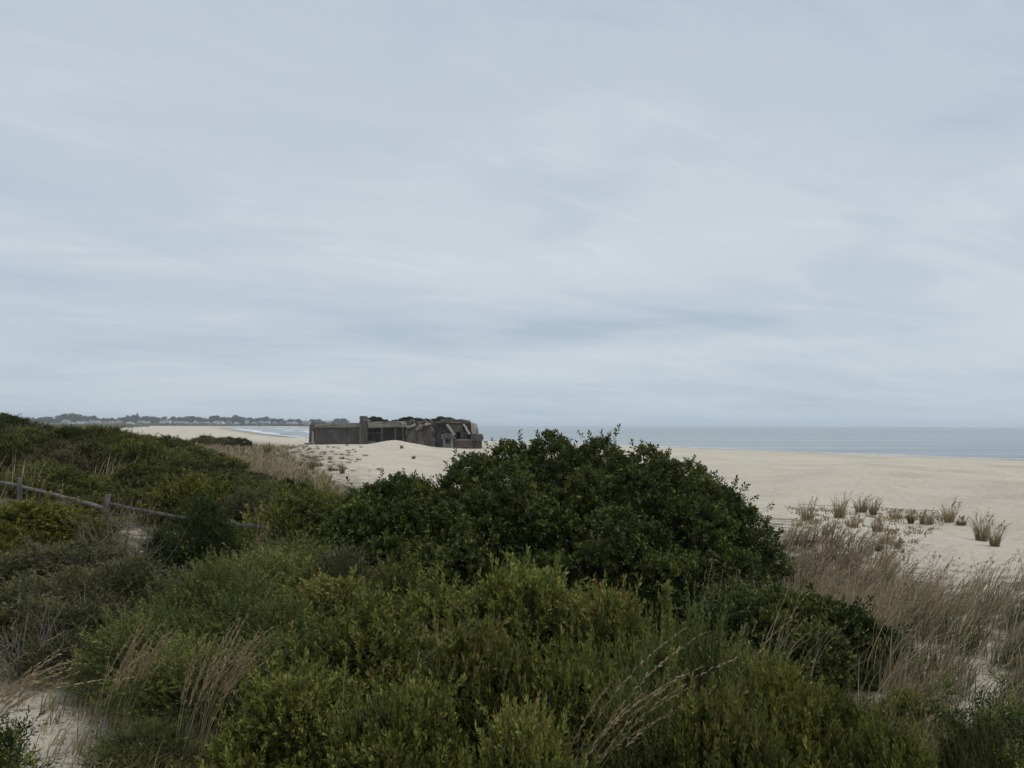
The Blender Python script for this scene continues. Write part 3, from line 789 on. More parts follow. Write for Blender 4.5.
FG = 'olive shrubs across the front of the dune'
NEAR = [
 ('olive', 0, 478, 656, 7.6, .80, 'groundsel_bush', 'bright yellow-green clump of upright leaves at bottom centre', FG),
 ('olive', 1, 365, 628, 8.7, 1.05, 'groundsel_bush', 'broad rounded olive bush left of the bright bottom centre clump', FG),
 ('olive', 2, 520, 594, 10.6, 1.15, 'groundsel_bush', 'olive bush directly below the huge dark bush, leafy tips upright', FG),
 ('olive', 0, 600, 613, 9.8, .85, 'groundsel_bush', 'olive bush between the bright clump and the tall green weed', FG),
 ('olive', 1, 430, 600, 11.4, 1.0, 'groundsel_bush', 'olive bush just left below the huge dark bush', FG),
 ('olive', 2, 300, 694, 7.2, .70, 'groundsel_bush', 'low olive bush right of the tasselled grass clumps', FG),
 ('olive', 1, 575, 684, 7.3, .72, 'groundsel_bush', 'dark olive bush behind the bent tan plumes at the bottom', FG),
 ('olive', 2, 405, 722, 6.5, .62, 'groundsel_bush', 'olive bush at the bottom edge, left of centre', FG),
 ('olive', 0, 520, 738, 6.2, .55, 'groundsel_bush', 'small olive bush at the bottom edge below the bright clump', FG),
 ('feather', 0, 690, 640, 8.0, .62, 'feathery_bush', 'feathery green bush around the tall weed stem', FG),
 ('feather', 1, 740, 668, 8.3, .70, 'feathery_bush', 'feathery green bush right of the tall weed', FG),
 ('feather', 0, 640, 692, 7.0, .55, 'feathery_bush', 'feathery bush at the bottom, right of the bent plumes', FG),
 ('yellowgreen', 0, 785, 694, 7.6, .75, 'groundsel_bush', 'yellowish leafy bush below the low dark bush on the right', FG),
 ('olive', 2, 822, 712, 8.2, .60, 'groundsel_bush', 'loose olive bush between the low dark bush and the tan grass', FG),
 ('feather', 1, 968, 742, 7.0, .34, 'feathery_bush', 'small feathery green bush left of the bottom right corner plant', FG),
 ('olive', 0, 905, 700, 9.2, .42, 'groundsel_bush', 'small olive bush standing in the tan grass at right', FG),
 ('feather', 0, 150, 742, 7.6, .42, 'feathery_bush', 'low feathery bush between the two tasselled clumps', FG),
 ('olive', 1, 880, 745, 7.0, .50, 'groundsel_bush', 'low olive bush in the bottom right, beside tan grass', FG),
 ('olive', 0, 715, 726, 6.5, .62, 'groundsel_bush', 'olive bush at the bottom edge below the feathery bushes', FG),
 ('grey', 0, 58, 546, 13.0, 1.5, 'myrtle_bush', 'wide grey-green twiggy bush at the left edge below the fence', None),
 ('grey', 1, 135, 566, 12.0, 1.0, 'myrtle_bush', 'grey-green twiggy bush below the sandy gap in the fence', None),
 ('grey', 1, 15, 592, 11.0, 1.0, 'myrtle_bush', 'dark grey-green bush at the left edge above the sand patch', None),
 ('grey', 0, 95, 604, 10.6, 1.0, 'myrtle_bush', 'grey-green bush above the left tasselled grass clump', None),
 ('feather', 1, 215, 573, 10.8, .72, 'feathery_bush', 'feathery green bush with arching tips below the small cedar', None),
 ('feather', 0, 255, 603, 10.0, .80, 'feathery_bush', 'feathery green bush right of the arching feathery one', None),
 ('feather', 0, 165, 616, 9.8, .75, 'feathery_bush', 'feathery green bush behind the tasselled grass clumps', None),
 ('feather', 1, 200, 648, 9.0, .70, 'feathery_bush', 'low feathery bush directly behind the right tasselled clump', None),
 ('feather', 1, 285, 645, 9.2, .70, 'feathery_bush', 'feathery bush left of the broad rounded olive bush', None),
 ('yellowgreen', 0, 28, 505, 16.6, 1.5, 'groundsel_bush', 'yellow-green leafy bush in front of the leftmost fence post', None),
 ('yellowgreen', 1, 78, 524, 16.2, .9, 'groundsel_bush', 'yellow-green bush left below the second fence post', None),
 ('yellowgreen', 1, -8, 522, 15.0, 1.0, 'groundsel_bush', 'yellow-green bush cut by the left edge under the fence', None),
 ('cedar', 0, 208, 503, 14.6, .8, 'cedar_tree', 'small dark cedar at the broken end of the fence rail', None),
 ('cedar', 1, 166, 528, 15.0, .5, 'cedar_tree', 'smaller dark cedar left of the other cedar', None),
 ('yellowgreen', 0, 208, 482, 22.0, 1.5, 'groundsel_bush', 'yellow-green bush behind the small dark cedar', None),
 ('grey', 0, 262, 492, 21.0, 1.3, 'myrtle_bush', 'grey-green bush right of the yellow-green one behind the cedar', None),
 ('olive', 1, 308, 500, 19.5, 1.4, 'groundsel_bush', 'olive bush left of the dark bush, below the brown grass', None),
 ('hill', 1, 335, 508, 20.0, 1.2, 'scrub_bush', 'dusky bush touching the left side of the dark thicket', None),
 ('feather', 0, 300, 546, 14.0, 1.1, 'feathery_bush', 'green feathery bush right below the fence end', None),
 ('feather', 1, 262, 562, 12.6, 1.0, 'feathery_bush', 'feathery bush below the short broken rail', None),
 ('grey', 1, 345, 560, 13.0, 1.0, 'myrtle_bush', 'twiggy grey bush at the lower left foot of the thicket', None),
 ('olive', 0, 330, 592, 11.0, .95, 'groundsel_bush', 'olive bush above the broad rounded one on the left', None),
 ('olive', 2, 395, 588, 12.2, .75, 'groundsel_bush', 'olive bush with pale dead twigs below the dark thicket', None),
 ('hill', 2, 135, 492, 24.0, 1.5, 'scrub_bush', 'dark bush just behind the fence rail right of the second post', None),
 ('hill', 0, 50, 470, 26.0, 1.9, 'scrub_bush', 'dark green bush behind the fence between the two posts', None),
 ('hill', 3, 160, 470, 29.0, 1.9, 'scrub_bush', 'olive bush further behind the cedar on the dune slope', None),
]
for key, var, px_, top, d, r, nm, lb, gr in NEAR:
    shrub(key, var, px_, top, d, r, nm, lb, gr)

# sparse dark green sprays in the bottom right and bottom left corners
def spray_plant(name, label, px_, py_, d, h, nst, seed, spread=.35):
    rng = np.random.default_rng(seed)
    x = xat(px_, d); z = gz(x, d)
    t = np.linspace(0, 1, 8)[None, :, None]
    a = rng.random(nst) * 6.28; sp = spread * np.sqrt(rng.random(nst))
    tip = np.stack([np.cos(a) * sp, np.sin(a) * sp, h * (.55 + .45 * rng.random(nst))], 1)
    b0 = np.stack([np.cos(a) * .05, np.sin(a) * .05, np.full(nst, -.05)], 1)
    mp_ = b0 * .5 + tip * .5 + np.array([0, 0, .12]) * h
    path = b0[:, None] * (1 - t) ** 2 + mp_[:, None] * 2 * t * (1 - t) + tip[:, None] * t ** 2
    b_ = Geo(); b_.add(*tubes(path, .008, .003, 4, .3))
    T = unit(np.gradient(path, axis=1))
    S = path[:, 2:].reshape(-1, 3); A = T[:, 2:].reshape(-1, 3)
    S = np.repeat(S, 5, 0); A = unit(np.repeat(A, 5, 0) * .7 + rng.normal(0, .5, (len(S), 3)))
    g = Geo(); g.add(*sprigs(rng, S, A, 12, .17, .042, .014, .9, .4, rng.random(len(S))))
    return place(name, label, 'plant', (g.mesh(name + '_foliage', M['bayberry']), b_.mesh(name + '_stems', M['twig'])), (x, d, z), 0, (1, 1, 1))


spray_plant('spray_shrub', 'dark green spray-leaved plant in the bottom right corner', 1005, 700, 7.0, 1.15, 26, 81, .55)
spray_plant('spray_shrub', 'smaller spray-leaved plant left of the bottom right corner plant', 945, 740, 7.2, .55, 14, 82, .4)
spray_plant('spray_shrub', 'thin green sprig plant on the sand patch at bottom left', 18, 760, 6.3, .85, 11, 83, .24)

# tall weed
rng = np.random.default_rng(91)
d = 7.4; q0 = at(672, 700, d); q1 = at(664, 592, d); zb = gz(q0[0], d)
wd = thing('tall_weed', 'tall thin green weed with a leafy spike against the dark bush', 'plant', (q0[0], d, zb))
tp = np.array([q1[0] - q0[0], 0, q1[2] - zb]); t = np.linspace(0, 1, 12)[None, :, None]
path = (np.array([0, 0, -.05]) * (1 - t) + tp * t) + np.sin(t * 3) * np.array([.03, .02, 0])
b_ = Geo(); b_.add(*tubes(path, .010, .004, 5, .9)); link('stem', b_.mesh('weed_stem', M['feather']), wd)
tt = .62 + .38 * rng.random(46); S = tp[None] * tt[:, None] + np.sin(tt * 3)[:, None] * np.array([.03, .02, 0])
aa = rng.random(46) * 6.28; A = unit(np.stack([np.cos(aa) * .55, np.sin(aa) * .55, np.ones(46)], 1))
g = Geo(); g.add(*sprigs(rng, S, A, 14, .10 + .14 * (1 - tt), .05, .013, .7, .3, .6 + .4 * rng.random(46))); link('foliage', g.mesh('weed_foliage', M['feather']), wd)

# ------------------------------------------------------------------ scrub on the left dune: bushes one can tell apart
ORD = ['first', 'second', 'third', 'fourth', 'fifth', 'sixth', 'seventh', 'eighth', 'ninth', 'tenth', 'eleventh', 'twelfth', 'thirteenth', 'fourteenth']
ROWS = [  # depth, px range, count, radius, height, phrase
 (33, (-30, 250), 9, 2.2, 1.25, 'in the row nearest behind the fence'),
 (40, (-30, 215), 9, 2.6, 1.35, 'in the second row up the left dune'),
 (49, (-30, 190), 9, 3.0, 1.35, 'in the middle row of the left dune'),
 (60, (-25, 170), 10, 3.2, 1.25, 'on the shoulder of the left dune'),
 (74, (-25, 158), 11, 3.4, 1.15, 'just below the crest of the left dune'),
 (95, (-25, 150), 12, 3.8, 1.05, 'along the crest of the left dune'),
]
rr = random.Random(17)
for d0, (a, b_), n, r, h, ph_ in ROWS:
    for i in range(n):
        px_ = a + (b_ - a) * (i + .5) / n + rr.uniform(-6, 6); d = d0 * rr.uniform(.95, 1.05)
        hk = rr.choice(['hill', 'hill', 'hill', 'hilldark', 'hilldark', 'hilldry']); meshes, tr, th = rr.choice(TPL[hk])
        cn = {'hill': 'olive', 'hilldark': 'dark green', 'hilldry': 'brownish'}[hk]
        s_ = r * rr.uniform(.6, 1.15) / tr; x = xat(px_, d)
        place('scrub_bush', f'low {cn} bush, {ORD[i]} from the left {ph_}', 'bush', meshes, (x, d, gz(x, d) - .1), rr.uniform(0, 6.28),
              (s_ * 1.15, s_, h * rr.uniform(.65, 1.2) / th), 'scrub bushes on the left dune')
# lone bushes beyond the brown grass
for px_, top, d, r, lb in [(206, 436.5, 142, 2.6, 'brownish bush on the skyline of the brown grass before the far beach'),
                           (224, 438.6, 140, 2.3, 'dark bush right of the brownish one at the edge of the far beach'),
                           (237, 437.8, 142, 2.4, 'rightmost dark bush at the edge of the far beach'),
                           (154, 445, 70, 1.2, 'small round dark bush standing in the brown grass'),
                           (186, 452, 58, 2.6, 'dark bush at the top end of the scrub, beside brown grass'),
                           (130, 433.5, 118, 3.2, 'pale grey bush at the end of the dune crest'),
                           (4, 416.5, 68, 2.2, 'tallest dark bush on the dune crest at the left edge'),
                           (288, 482, 34, 1.0, 'dark little bush in the brown grass left of the thicket'),
                           (275, 490, 30, 1.0, 'green bush at the near edge of the brown grass'),
                           (232, 472, 40, 2.0, 'dark bush where the brown grass meets the scrub')]:
    shrub('hilldry' if 'brownish' in lb or 'grey' in lb else 'hilldark' if 'dark' in lb else 'hill', int(px_), px_, top, d, r, 'scrub_bush', lb)
# shrubs growing on the bunker roof
for px_, top, r, lb in [(374.5, 416.6, 1.5, 'dark bush on the bunker roof right of the tower'), (385, 419.2, 1.0, 'small bush on the bunker roof above the gallery'),
                        (396, 419.6, .8, 'tiny bush on the bunker roof, middle of the gallery'), (408.5, 416.8, 1.6, 'round dark bush on the crumbled middle of the bunker'),
                        (419, 417.6, .9, 'thin bush on the crumbled middle of the bunker'), (426, 418.6, 1.2, 'low bush on the bunker roof before the emplacement'),
                        (443, 416.4, 1.9, 'largest dark bush on the bunker emplacement roof'), (452, 418.6, 1.1, 'low bush right of the largest one on the emplacement')]:
    q = at(px_, 422.4, BD + 5); tq = at(px_, top, BD + 5)
    meshes, tr, th = TPL['hilldark'][int(px_) % 2]
    place('roof_bush', lb, 'bush', meshes, (q[0], BD + 5, q[2]), px_, (1.5 * r / tr, r / tr, (tq[2] - q[2]) / th * .9), 'bushes on the bunker roof')

# undergrowth filling the dune between the bushes: a low mass nobody could count
rng = np.random.default_rng(101)
n = 31000
px_ = rng.uniform(-60, 800, n); d = np.exp(rng.uniform(math.log(6.0), math.log(150), n))
x = xat(px_, d); z, lt, _ = ground(x, d)
zone = (px_ < np.interp(d, [6, 20, 40, 60, 100, 150], [930, 400, 260, 200, 170, 140])) & (rng.random(n) < .6 * lt ** 2)
zone &= ~((np.abs(px_ - 135) < 45) & (d > 13.5) & (d < 19)) & ~((px_ < 95) & (d < 9.2))
P = np.stack([x, d, z], 1)[zone]; k = len(P); dd = d[zone]
sz = np.clip(dd / 22, .8, 3.0)
P[:, 2] += rng.random(k) * .35 * np.minimum(sz, 1.6)
A = unit(np.array([[0, 0, 1.0]]) + rng.normal(0, .45, (k, 3)))
g = Geo()
rnd = np.clip(.5 + .35 * vnoise(P[:, 0] * .5, P[:, 1] * .5) + rng.normal(0, .15, k), 0, 1)
v, f, r = sprigs(rng, P, A, 7, .22 * sz, 1, 1, 1.0, .4, rnd)
# leaf size follows the tuft
vv = v.reshape(-1, 4, 3); c0 = vv[:, :1]; lf = np.repeat(sz, 7)[:, None, None]
vv = c0 + (vv - c0) * np.array([1, 1, 1]) * .055 * lf * np.array([1.0])
v = vv.reshape(-1, 3)
v_s = v.reshape(-1, 4, 3); md = (v_s[:, 1] + v_s[:, 3]) / 2
v_s[:, 1] = md + (v_s[:, 1] - md) * .4; v_s[:, 3] = md + (v_s[:, 3] - md) * .4
g.add(v_s.reshape(-1, 3), f, r)
tag(link('undergrowth', g.mesh('undergrowth', M['hill'])), 'low tangled green undergrowth covering the dune between the bushes', 'undergrowth', kind='stuff')

# ------------------------------------------------------------------ grasses
WIND = 0.12      # heads lean to the right


def heads(rng, n, spread=.9):
    return rng.normal(WIND, spread, n)


def grass_patch(rng, P, H, W, lean, rnd, plume=.0, spread=.9, plume_m=26, seg=4):
    """blades at P; a share of them carries a plume. returns (blade geo, plume geo)"""
    g, pg = Geo(), Geo(); n = len(P)
    hd = heads(rng, n, spread)
    q, C = blades(rng, P, hd, H, lean, W, rnd, seg)
    g.add(*q)
    if plume:
        i = np.where(rng.random(n) < plume)[0]
        if len(i):
            Hh = (np.asarray(H) * np.ones(n))[i] * (1.12 + .25 * rng.random(len(i))); ln = (np.asarray(lean) * np.ones(n))[i] * .8
            q, C = blades(rng, P[i], hd[i] * .5 + WIND * .5, Hh, ln, .006 * np.clip(P[i, 1] / 9, 1, 3), np.clip(rnd[i] + .2, 0, 1), 8)
            g.add(*q)
            S0, S1 = C[:, 5], C[:, 8]
            t_ = rng.random((len(i), plume_m))[..., None]
            S = (C[:, 5][:, None] * (1 - t_) ** 2 + 2 * C[:, 7][:, None] * t_ * (1 - t_) + C[:, 8][:, None] * t_ ** 2)
            A = unit(S1 - S0)[:, None] + rng.normal(0, .22, (len(i), plume_m, 3))
            A = unit(A).reshape(-1, 3); S = S.reshape(-1, 3)
            sc = np.repeat(np.clip(P[i, 1] / 9, 1, 3), plume_m)
            pg.add(*leaves(rng, S, A, .055 * sc ** .6, .0075 * sc, np.clip(rng.normal(.5, .2, len(S)), 0, 1)))
    return g, pg


def clump_thing(name, label, px_, base_py, d, hpx, wpx, nb, mat, seed, group=None, plume=.12, pm=26, lean=.35, cat='grass clump', spread=1.0, single=False, fan=.45):
    """a single grass clump standing at a pixel and depth; near ones carry every tasselled stalk as a part"""
    rng = np.random.default_rng(seed)
    x = xat(px_, d); z = gz(x, d)
    h = hpx * d / F; w = wpx * d / F
    o = thing(name, label, cat, (x, d, z), 0, group)
    a = rng.random(nb) * 6.28; r = w * .5 * np.sqrt(rng.random(nb)) * fan
    P = np.stack([np.cos(a) * r, np.sin(a) * r, np.full(nb, -.02)], 1)
    H = h * (.30 + .68 * rng.random(nb) ** 1.2); bw = max(.006, .00075 * d)
    hd = a + rng.normal(0, .5, nb) if spread > .9 else rng.normal(WIND, spread, nb)
    q, C = blades(rng, P, hd, H, np.abs(rng.normal(lean, .24, nb)), bw * (.6 + .7 * rng.random(nb)), np.clip(rng.normal(.5, .25, nb), 0, 1), 4)
    g = Geo(); g.add(*q); link('blades', g.mesh(name + '_blades', M[mat]), o)['kind'] = 'stuff'
    ns = int(nb * plume)
    if not ns: return o
    i = rng.choice(nb, ns, replace=False)
    sc = min(max(d / 9, .9), 3)
    pgs = Geo()
    for j in i:
        q, C = blades(rng, P[j:j + 1], np.array([rng.normal(WIND, spread * .4)]), [h * rng.uniform(.72, 1.05)], [max(.05, rng.normal(lean, .12))], [.007 * sc], np.array([.8]), 10)
        C = C[0]; t_ = rng.random(pm) ** .8
        f_ = 5.5 + 4.5 * t_; k0 = np.clip(np.floor(f_).astype(int), 0, 9); fr = (f_ - k0)[:, None]
        S = C[k0] * (1 - fr) + C[k0 + 1] * fr
        A = unit(unit(C[k0 + 1] - C[k0]) + rng.normal(0, .20, (pm, 3)))
        lv = leaves(rng, S, A, (.034 + .05 * (1 - t_)) * sc ** .6, .012 * sc, np.clip(rng.normal(.5, .2, pm), 0, 1))
        if single:
            sg = Geo(); sg.add(*q); sk = link('stalk', sg.mesh('stalk', M['tan']), o)
            pg = Geo(); pg.add(*lv); link('plume', pg.mesh('plume', M['plume']), sk)['kind'] = 'stuff'
        else:
            pgs.add(*q); pgs.add(*lv)
    if not single: link('seed_stalks', pgs.mesh(name + '_stalks', M['plume']), o)['kind'] = 'stuff'
    return o


# isolated tufts on the sand at right: (px, base py, depth, height px, width px)
rr_t = random.Random(4)
BT = 'dry grass tufts on the sand at right'
TUFTS = [
 (806, 521, 27.5, 30, 16, 'tan', 'tall dry tuft nearest the right end of the dark bush'),
 (838, 519, 28.5, 34, 16, 'tan', 'tall pale tuft second from the dark bush on the sand'),
 (859, 513, 30.5, 22, 12, 'rust', 'small dark-based tuft at the rope, left of a narrow one'),
 (871, 516, 30.0, 24, 9, 'rust', 'narrow dark tuft right beside the small dark-based one'),
 (875, 533, 26.5, 20, 16, 'rust', 'brown tuft below the two tufts at the rope'),
 (884, 544, 24.5, 18, 12, 'rust', 'rounded brown tuft in the middle of the tuft group'),
 (876, 553, 23.6, 14, 12, 'rust', 'low brown tuft at the lower edge of the tuft group'),
 (894, 549, 24.0, 13, 6, 'rust', 'smallest brown tuft, alone right of the rounded one'),
 (893, 520, 29.5, 10, 14, 'greengrass', 'low greenish tuft under the rope'),
 (908, 524, 28.8, 14, 10, 'greengrass', 'sparse greenish tuft right of the low greenish one'),
 (924, 526, 28.6, 18, 14, 'greengrass', 'thin upright greenish tuft between rope and open sand'),
 (946, 523, 29.0, 26, 14, 'tan', 'spiky tuft left of the two large tufts on open sand'),
 (958, 526, 28.4, 9, 10, 'greengrass', 'tiny tuft touching the spiky one on open sand'),
 (978, 541, 25.5, 38, 15, 'rust', 'tall left one of the two large tufts on open sand'),
 (991, 547, 24.8, 30, 16, 'rust', 'bushy right one of the two large tufts on open sand'),
 (826, 534, 25.6, 14, 22, 'rust', 'low brown tuft below the two tall pale tufts'),
 (850, 527, 27.2, 14, 18, 'rust', 'flattened brown tuft between tall pale tuft and rope tufts'),
]
for i, (px_, by, d, hp, wp, mt, lb) in enumerate(TUFTS):
    d = hit(px_, by, 18)
    clump_thing('grass_tuft', lb, px_, by, d, hp * rr_t.uniform(.8, 1.0), wp * 1.3, 130, 'straw' if i % 3 else mt, 300 + i, BT, .06, 8, .25 + .3 * rr_t.random(), fan=.35 + .4 * rr_t.random())

# tasselled clumps in the left foreground
TG = 'tasselled grasses in the foreground'
clump_thing('plume_grass', 'row of bent tan seed stalks at left beside the sand', 118, 740, 8.2, 128, 70, 46, 'greengrass', 401, TG, .40, 60, .30, spread=.35, single=True, fan=.8)
clump_thing('plume_grass', 'dense tan tasselled clump right of the row of bent stalks', 205, 765, 7.8, 150, 60, 70, 'greengrass', 402, TG, .36, 60, .30, spread=.45, single=True, fan=.8)
clump_thing('plume_grass', 'few slanting tan plumes at bottom, right of centre', 548, 790, 6.5, 265, 40, 26, 'greengrass', 403, TG, .50, 60, .62, spread=.25, single=True, fan=.8)
clump_thing('plume_grass', 'drooping tan plume entering at the left edge', -30, 730, 7.2, 150, 40, 60, 'greengrass', 404, TG, .3, 46, .7, spread=.3, single=True, fan=.8)
clump_thing('plume_grass', 'pale upright stalks before the dark bush at right', 722, 650, 10.4, 92, 44, 36, 'greengrass', 405, TG, .28, 30, .22, spread=.5, single=True, fan=.8)
clump_thing('plume_grass', 'reddish stalks in front of the low dark bush', 795, 700, 9.0, 70, 60, 40, 'rust', 406, TG, .4, 34, .3, spread=.5, single=True, fan=.8)
clump_thing('plume_grass', 'thin pale grass arching before the huge bush, left part', 465, 610, 11.2, 50, 22, 14, 'tan', 407, TG, .3, 30, .8, spread=.3, single=True, fan=.8)
clump_thing('plume_grass', 'grey stalks at the left end of the dark thicket', 350, 560, 12.8, 70, 44, 40, 'tan', 408, TG, .1, 30, .4, spread=1.2, single=True, fan=.8)
clump_thing('plume_grass', 'upright grass beside the small cedar, right side', 262, 585, 12.2, 74, 40, 34, 'greengrass', 409, TG, .25, 30, .25, spread=.8, single=True, fan=.8)
clump_thing('plume_grass', 'reddish seed stalks among bushes right of the broken rail', 262, 540, 18.0, 52, 24, 40, 'rust', 410, TG, .3, 26, .2, spread=.8, single=True, fan=.8)


def mass(name, label, n, pxr, dr, H, mat, seed, keep, plume=.1, lean=.45, bw=.0014, clump=.8, spread=.7, cat='grass', pm=14, litmin=0.0, pmat='plume', mind=.008):
    rng = np.random.default_rng(seed)
    px_ = rng.uniform(*pxr, n); d = np.exp(rng.uniform(math.log(dr[0]), math.log(dr[1]), n))
    x = xat(px_, d); y = d
    # gather the blades into clumps
    cx, cy = np.round(x / clump), np.round(y / clump)
    hx = vnoise(cx * 7.3 + .5, cy * 3.1 + .5); hy = vnoise(cx * 2.7 + 9.5, cy * 5.9 + .5); hs = vnoise(cx * 4.1 + .2, cy * 6.3 + .7)
    x = (cx + hx * .4) * clump + rng.normal(0, clump * .17, n); y = (cy + hy * .4) * clump + rng.normal(0, clump * .17, n)
    px2 = 512 + F * x / np.maximum(y, 3)
    z, lt, _ = ground(x, y)
    ok = keep(px2, y, rng, hs) & (lt >= litmin)
    P = np.stack([x, y, z - .02], 1)[ok]; k = len(P)
    hh = H * (.4 + .65 * rng.random(k)) * (1 + .35 * hs[ok])
    g, pg = grass_patch(rng, P, hh, np.maximum(mind, bw * P[:, 1]), np.abs(rng.normal(lean, .22, k)), np.clip(.42 + .5 * hs[ok] + rng.normal(0, .28, k), 0, 1), plume, spread, pm, 3)
    o = link(name, g.mesh(name, M[mat])); tag(o, label, cat, kind='stuff')
    if pg.v: link('plumes', pg.mesh(name + '_plumes', M[pmat]), o)['kind'] = 'stuff'
    return o


ip = np.interp
# tan grass on the dune rim at the right edge
mass('dune_grass', 'tan wind-bent grass along the dune rim at the right', 4200, (850, 1120), (9.5, 17.5), 1.0, 'tan', 501,
     lambda p_, d, r, h: (p_ > ip(d, [9, 12, 15, 18], [960, 920, 880, 850])) & (h > -.2) & (np.abs(p_ - 965 - 14 * np.sin(d * 3)) > r.normal(20, 14, len(p_)) * (d < 13.5)), .13, .62, spread=.5)
# rust brown grass between the dark bush and the beach
mass('brown_grass', 'rust brown matted grass between the dark bush and the beach', 6500, (760, 930), (11.5, 27), .85, 'rust', 502,
     lambda p_, d, r, h: (p_ > ip(d, [11.5, 13, 18, 27], [840, 772, 770, 780])) & (p_ < ip(d, [12, 16, 20, 27], [935, 905, 880, 850]) + 18 * h) & (h > -.3), .12, .6, spread=.7)
mass('dune_grass', 'grey green grass mixed into the tan dune rim grass', 5200, (850, 1120), (7.5, 16), .8, 'greengrass', 511,
     lambda p_, d, r, h: (p_ > ip(d, [8, 12, 15, 18], [890, 900, 880, 850])) & (h < .2), .06, .6, spread=.8, clump=.9)
mass('dune_grass', 'pale stalks growing through the low dark bush at right', 1000, (700, 900), (10.6, 12.8), 1.05, 'straw', 513,
     lambda p_, d, r, h: (h > .0), .15, .45, spread=.7, clump=.5)
mass('dune_grass', 'tan grass patches among the scrub on the left dune', 5200, (-20, 230), (24, 105), 1.15, 'straw', 514,
     lambda p_, d, r, h: (h > .5), .0, .4, .0012, clump=2.2, spread=1.2)
mass('brown_grass', 'dark dry weeds under the rust brown grass', 2500, (765, 900), (11.5, 20), .5, 'hilldry', 512,
     lambda p_, d, r, h: (h < .2), .0, .6, spread=2.0, clump=.6)
mass('dune_grass', 'pale straw stalks rising at the right edge of the huge dark bush', 1300, (770, 870), (11.5, 17), 1.05, 'straw', 509,
     lambda p_, d, r, h: (h > -.1), .2, .45, spread=.5)
mass('dune_grass', 'dry stems poking up through the foreground bushes', 900, (240, 900), (6.8, 11.5), 1.15, 'straw', 510,
     lambda p_, d, r, h: (h > .45), .12, .4, spread=.6, clump=.7, mind=.005)
# olive-tan short grass in the lower right
mass('dune_grass', 'thin olive tan grass over sand in the lower right', 5200, (830, 1080), (6.4, 11), .55, 'greengrass', 503,
     lambda p_, d, r, h: (p_ > ip(d, [6, 8, 11], [850, 850, 905])) & (h > -.3) & (np.abs(p_ - 968 - 10 * np.sin(d * 4)) > r.normal(16, 12, len(p_))), .06, .6, clump=.45)
mass('dune_grass', 'dry tan grass at the foot of the low dark bush', 2200, (770, 960), (8, 11.5), .6, 'tan', 504,
     lambda p_, d, r, h: (p_ > ip(d, [8, 9.5, 11.5], [800, 830, 880])) & (h > -.2), .08, .5, clump=.4)
# brown grass field behind the scrub on the left
mass('brown_grass', 'wide brown grass field between the scrub and the bunker', 22000, (130, 350), (26, 175), .7, 'straw', 505,
     lambda p_, d, r, h: (p_ > ip(d, [26, 40, 60, 100, 140, 175], [235, 215, 190, 165, 130, 130])) & (p_ < ip(d, [26, 40, 60, 90, 130, 175], [350, 345, 330, 296, 285, 306])) & (h > -.35), .0, .4, .0014, 1.6, .9)
# grass among the near shrubs on the left
mass('dune_grass', 'stray grass stalks among the bushes on the left', 2200, (0, 420), (9, 24), .75, 'greengrass', 506,
     lambda p_, d, r, h: (h > .25), .06, .4, clump=.9)
mass('dune_grass', 'short dry stems round the sand patch at bottom left', 1800, (10, 260), (6.2, 9.6), .40, 'tan', 507,
     lambda p_, d, r, h: (p_ > ip(d, [6, 7.6, 8.6, 9.8], [70, 75, 30, 0]) + r.normal(0, 18, len(p_))) & (h > -.35), .0, .5, clump=.3)

mass('dune_grass', 'low dry sprouts among the tufts on the beach sand', 4200, (790, 955), (22, 46), .24, 'rust', 508,
     lambda p_, d, r, h: (h > -.1) & (p_ < ip(d, [22, 30, 38, 46], [900, 935, 955, 880])), .0, .7, clump=.55, spread=2.0)
# small plants dotting the sand in front of the bunker
rng = np.random.default_rng(131)
sm = []
for j in range(3):
    P = np.stack([rng.normal(0, .22, 40), rng.normal(0, .22, 40), np.zeros(40)], 1)
    g = Geo(); q, _ = blades(rng, P, rng.random(40) * 6.28, .25 + .3 * rng.random(40), .7, .07, rng.random(40), 3); g.add(*q)
    sm.append(g.mesh(f'sand_plant_{j}', M['rust' if j else 'hill']))
cnt = 0
while cnt < 150:
    px_ = rng.uniform(283, 380); d = math.exp(rng.uniform(math.log(66), math.log(185)))
    py_ = 424.7 + (CAM_Z - gz(xat(px_, d), d)) * F / d
    dens = math.exp(-((px_ - 300) / 38) ** 2) * (1.0 if py_ < 470 else .5)
    if rng.random() > dens or px_ < ip(d, [60, 90, 130, 190], [328, 292, 282, 300]): continue
    x = xat(px_, d); s_ = rng.uniform(.35, 1.0)
    o = link('beach_plant', sm[cnt % 3], None, (x, d, gz(x, d) - .03)); o.scale = (s_, s_, s_ * rng.uniform(.7, 1.3)); o.rotation_euler = (0, 0, rng.uniform(0, 6.28))
    tag(o, 'small dark plant dotting the pale sand in front of the bunker', 'plant', 'small plants dotting the sand before the bunker'); cnt += 1
for i, (px_, d, hp, wp, lb) in enumerate([(312, 72, 16, 14, 'larger brown tuft on the sand below the left end of the bunker'), (343, 70, 15, 11, 'brown tuft on the sand left above the thicket'),
                                          (331, 71, 8, 6, 'little tuft between the two brown ones below the bunker'), (268, 110, 13, 14, 'rounded brown tuft at the edge of the brown grass field'),
                                          (402, 175, 4, 6, 'tiny dark plant on the sand mound before the bunker'), (414, 120, 4, 8, 'tiny plant at the foot of the sand mound')]):
    clump_thing('grass_tuft', lb, px_, 0, d, hp, wp, 110, 'rust', 350 + i, 'grass tufts on the sand before the bunker', 0, 1, .25)

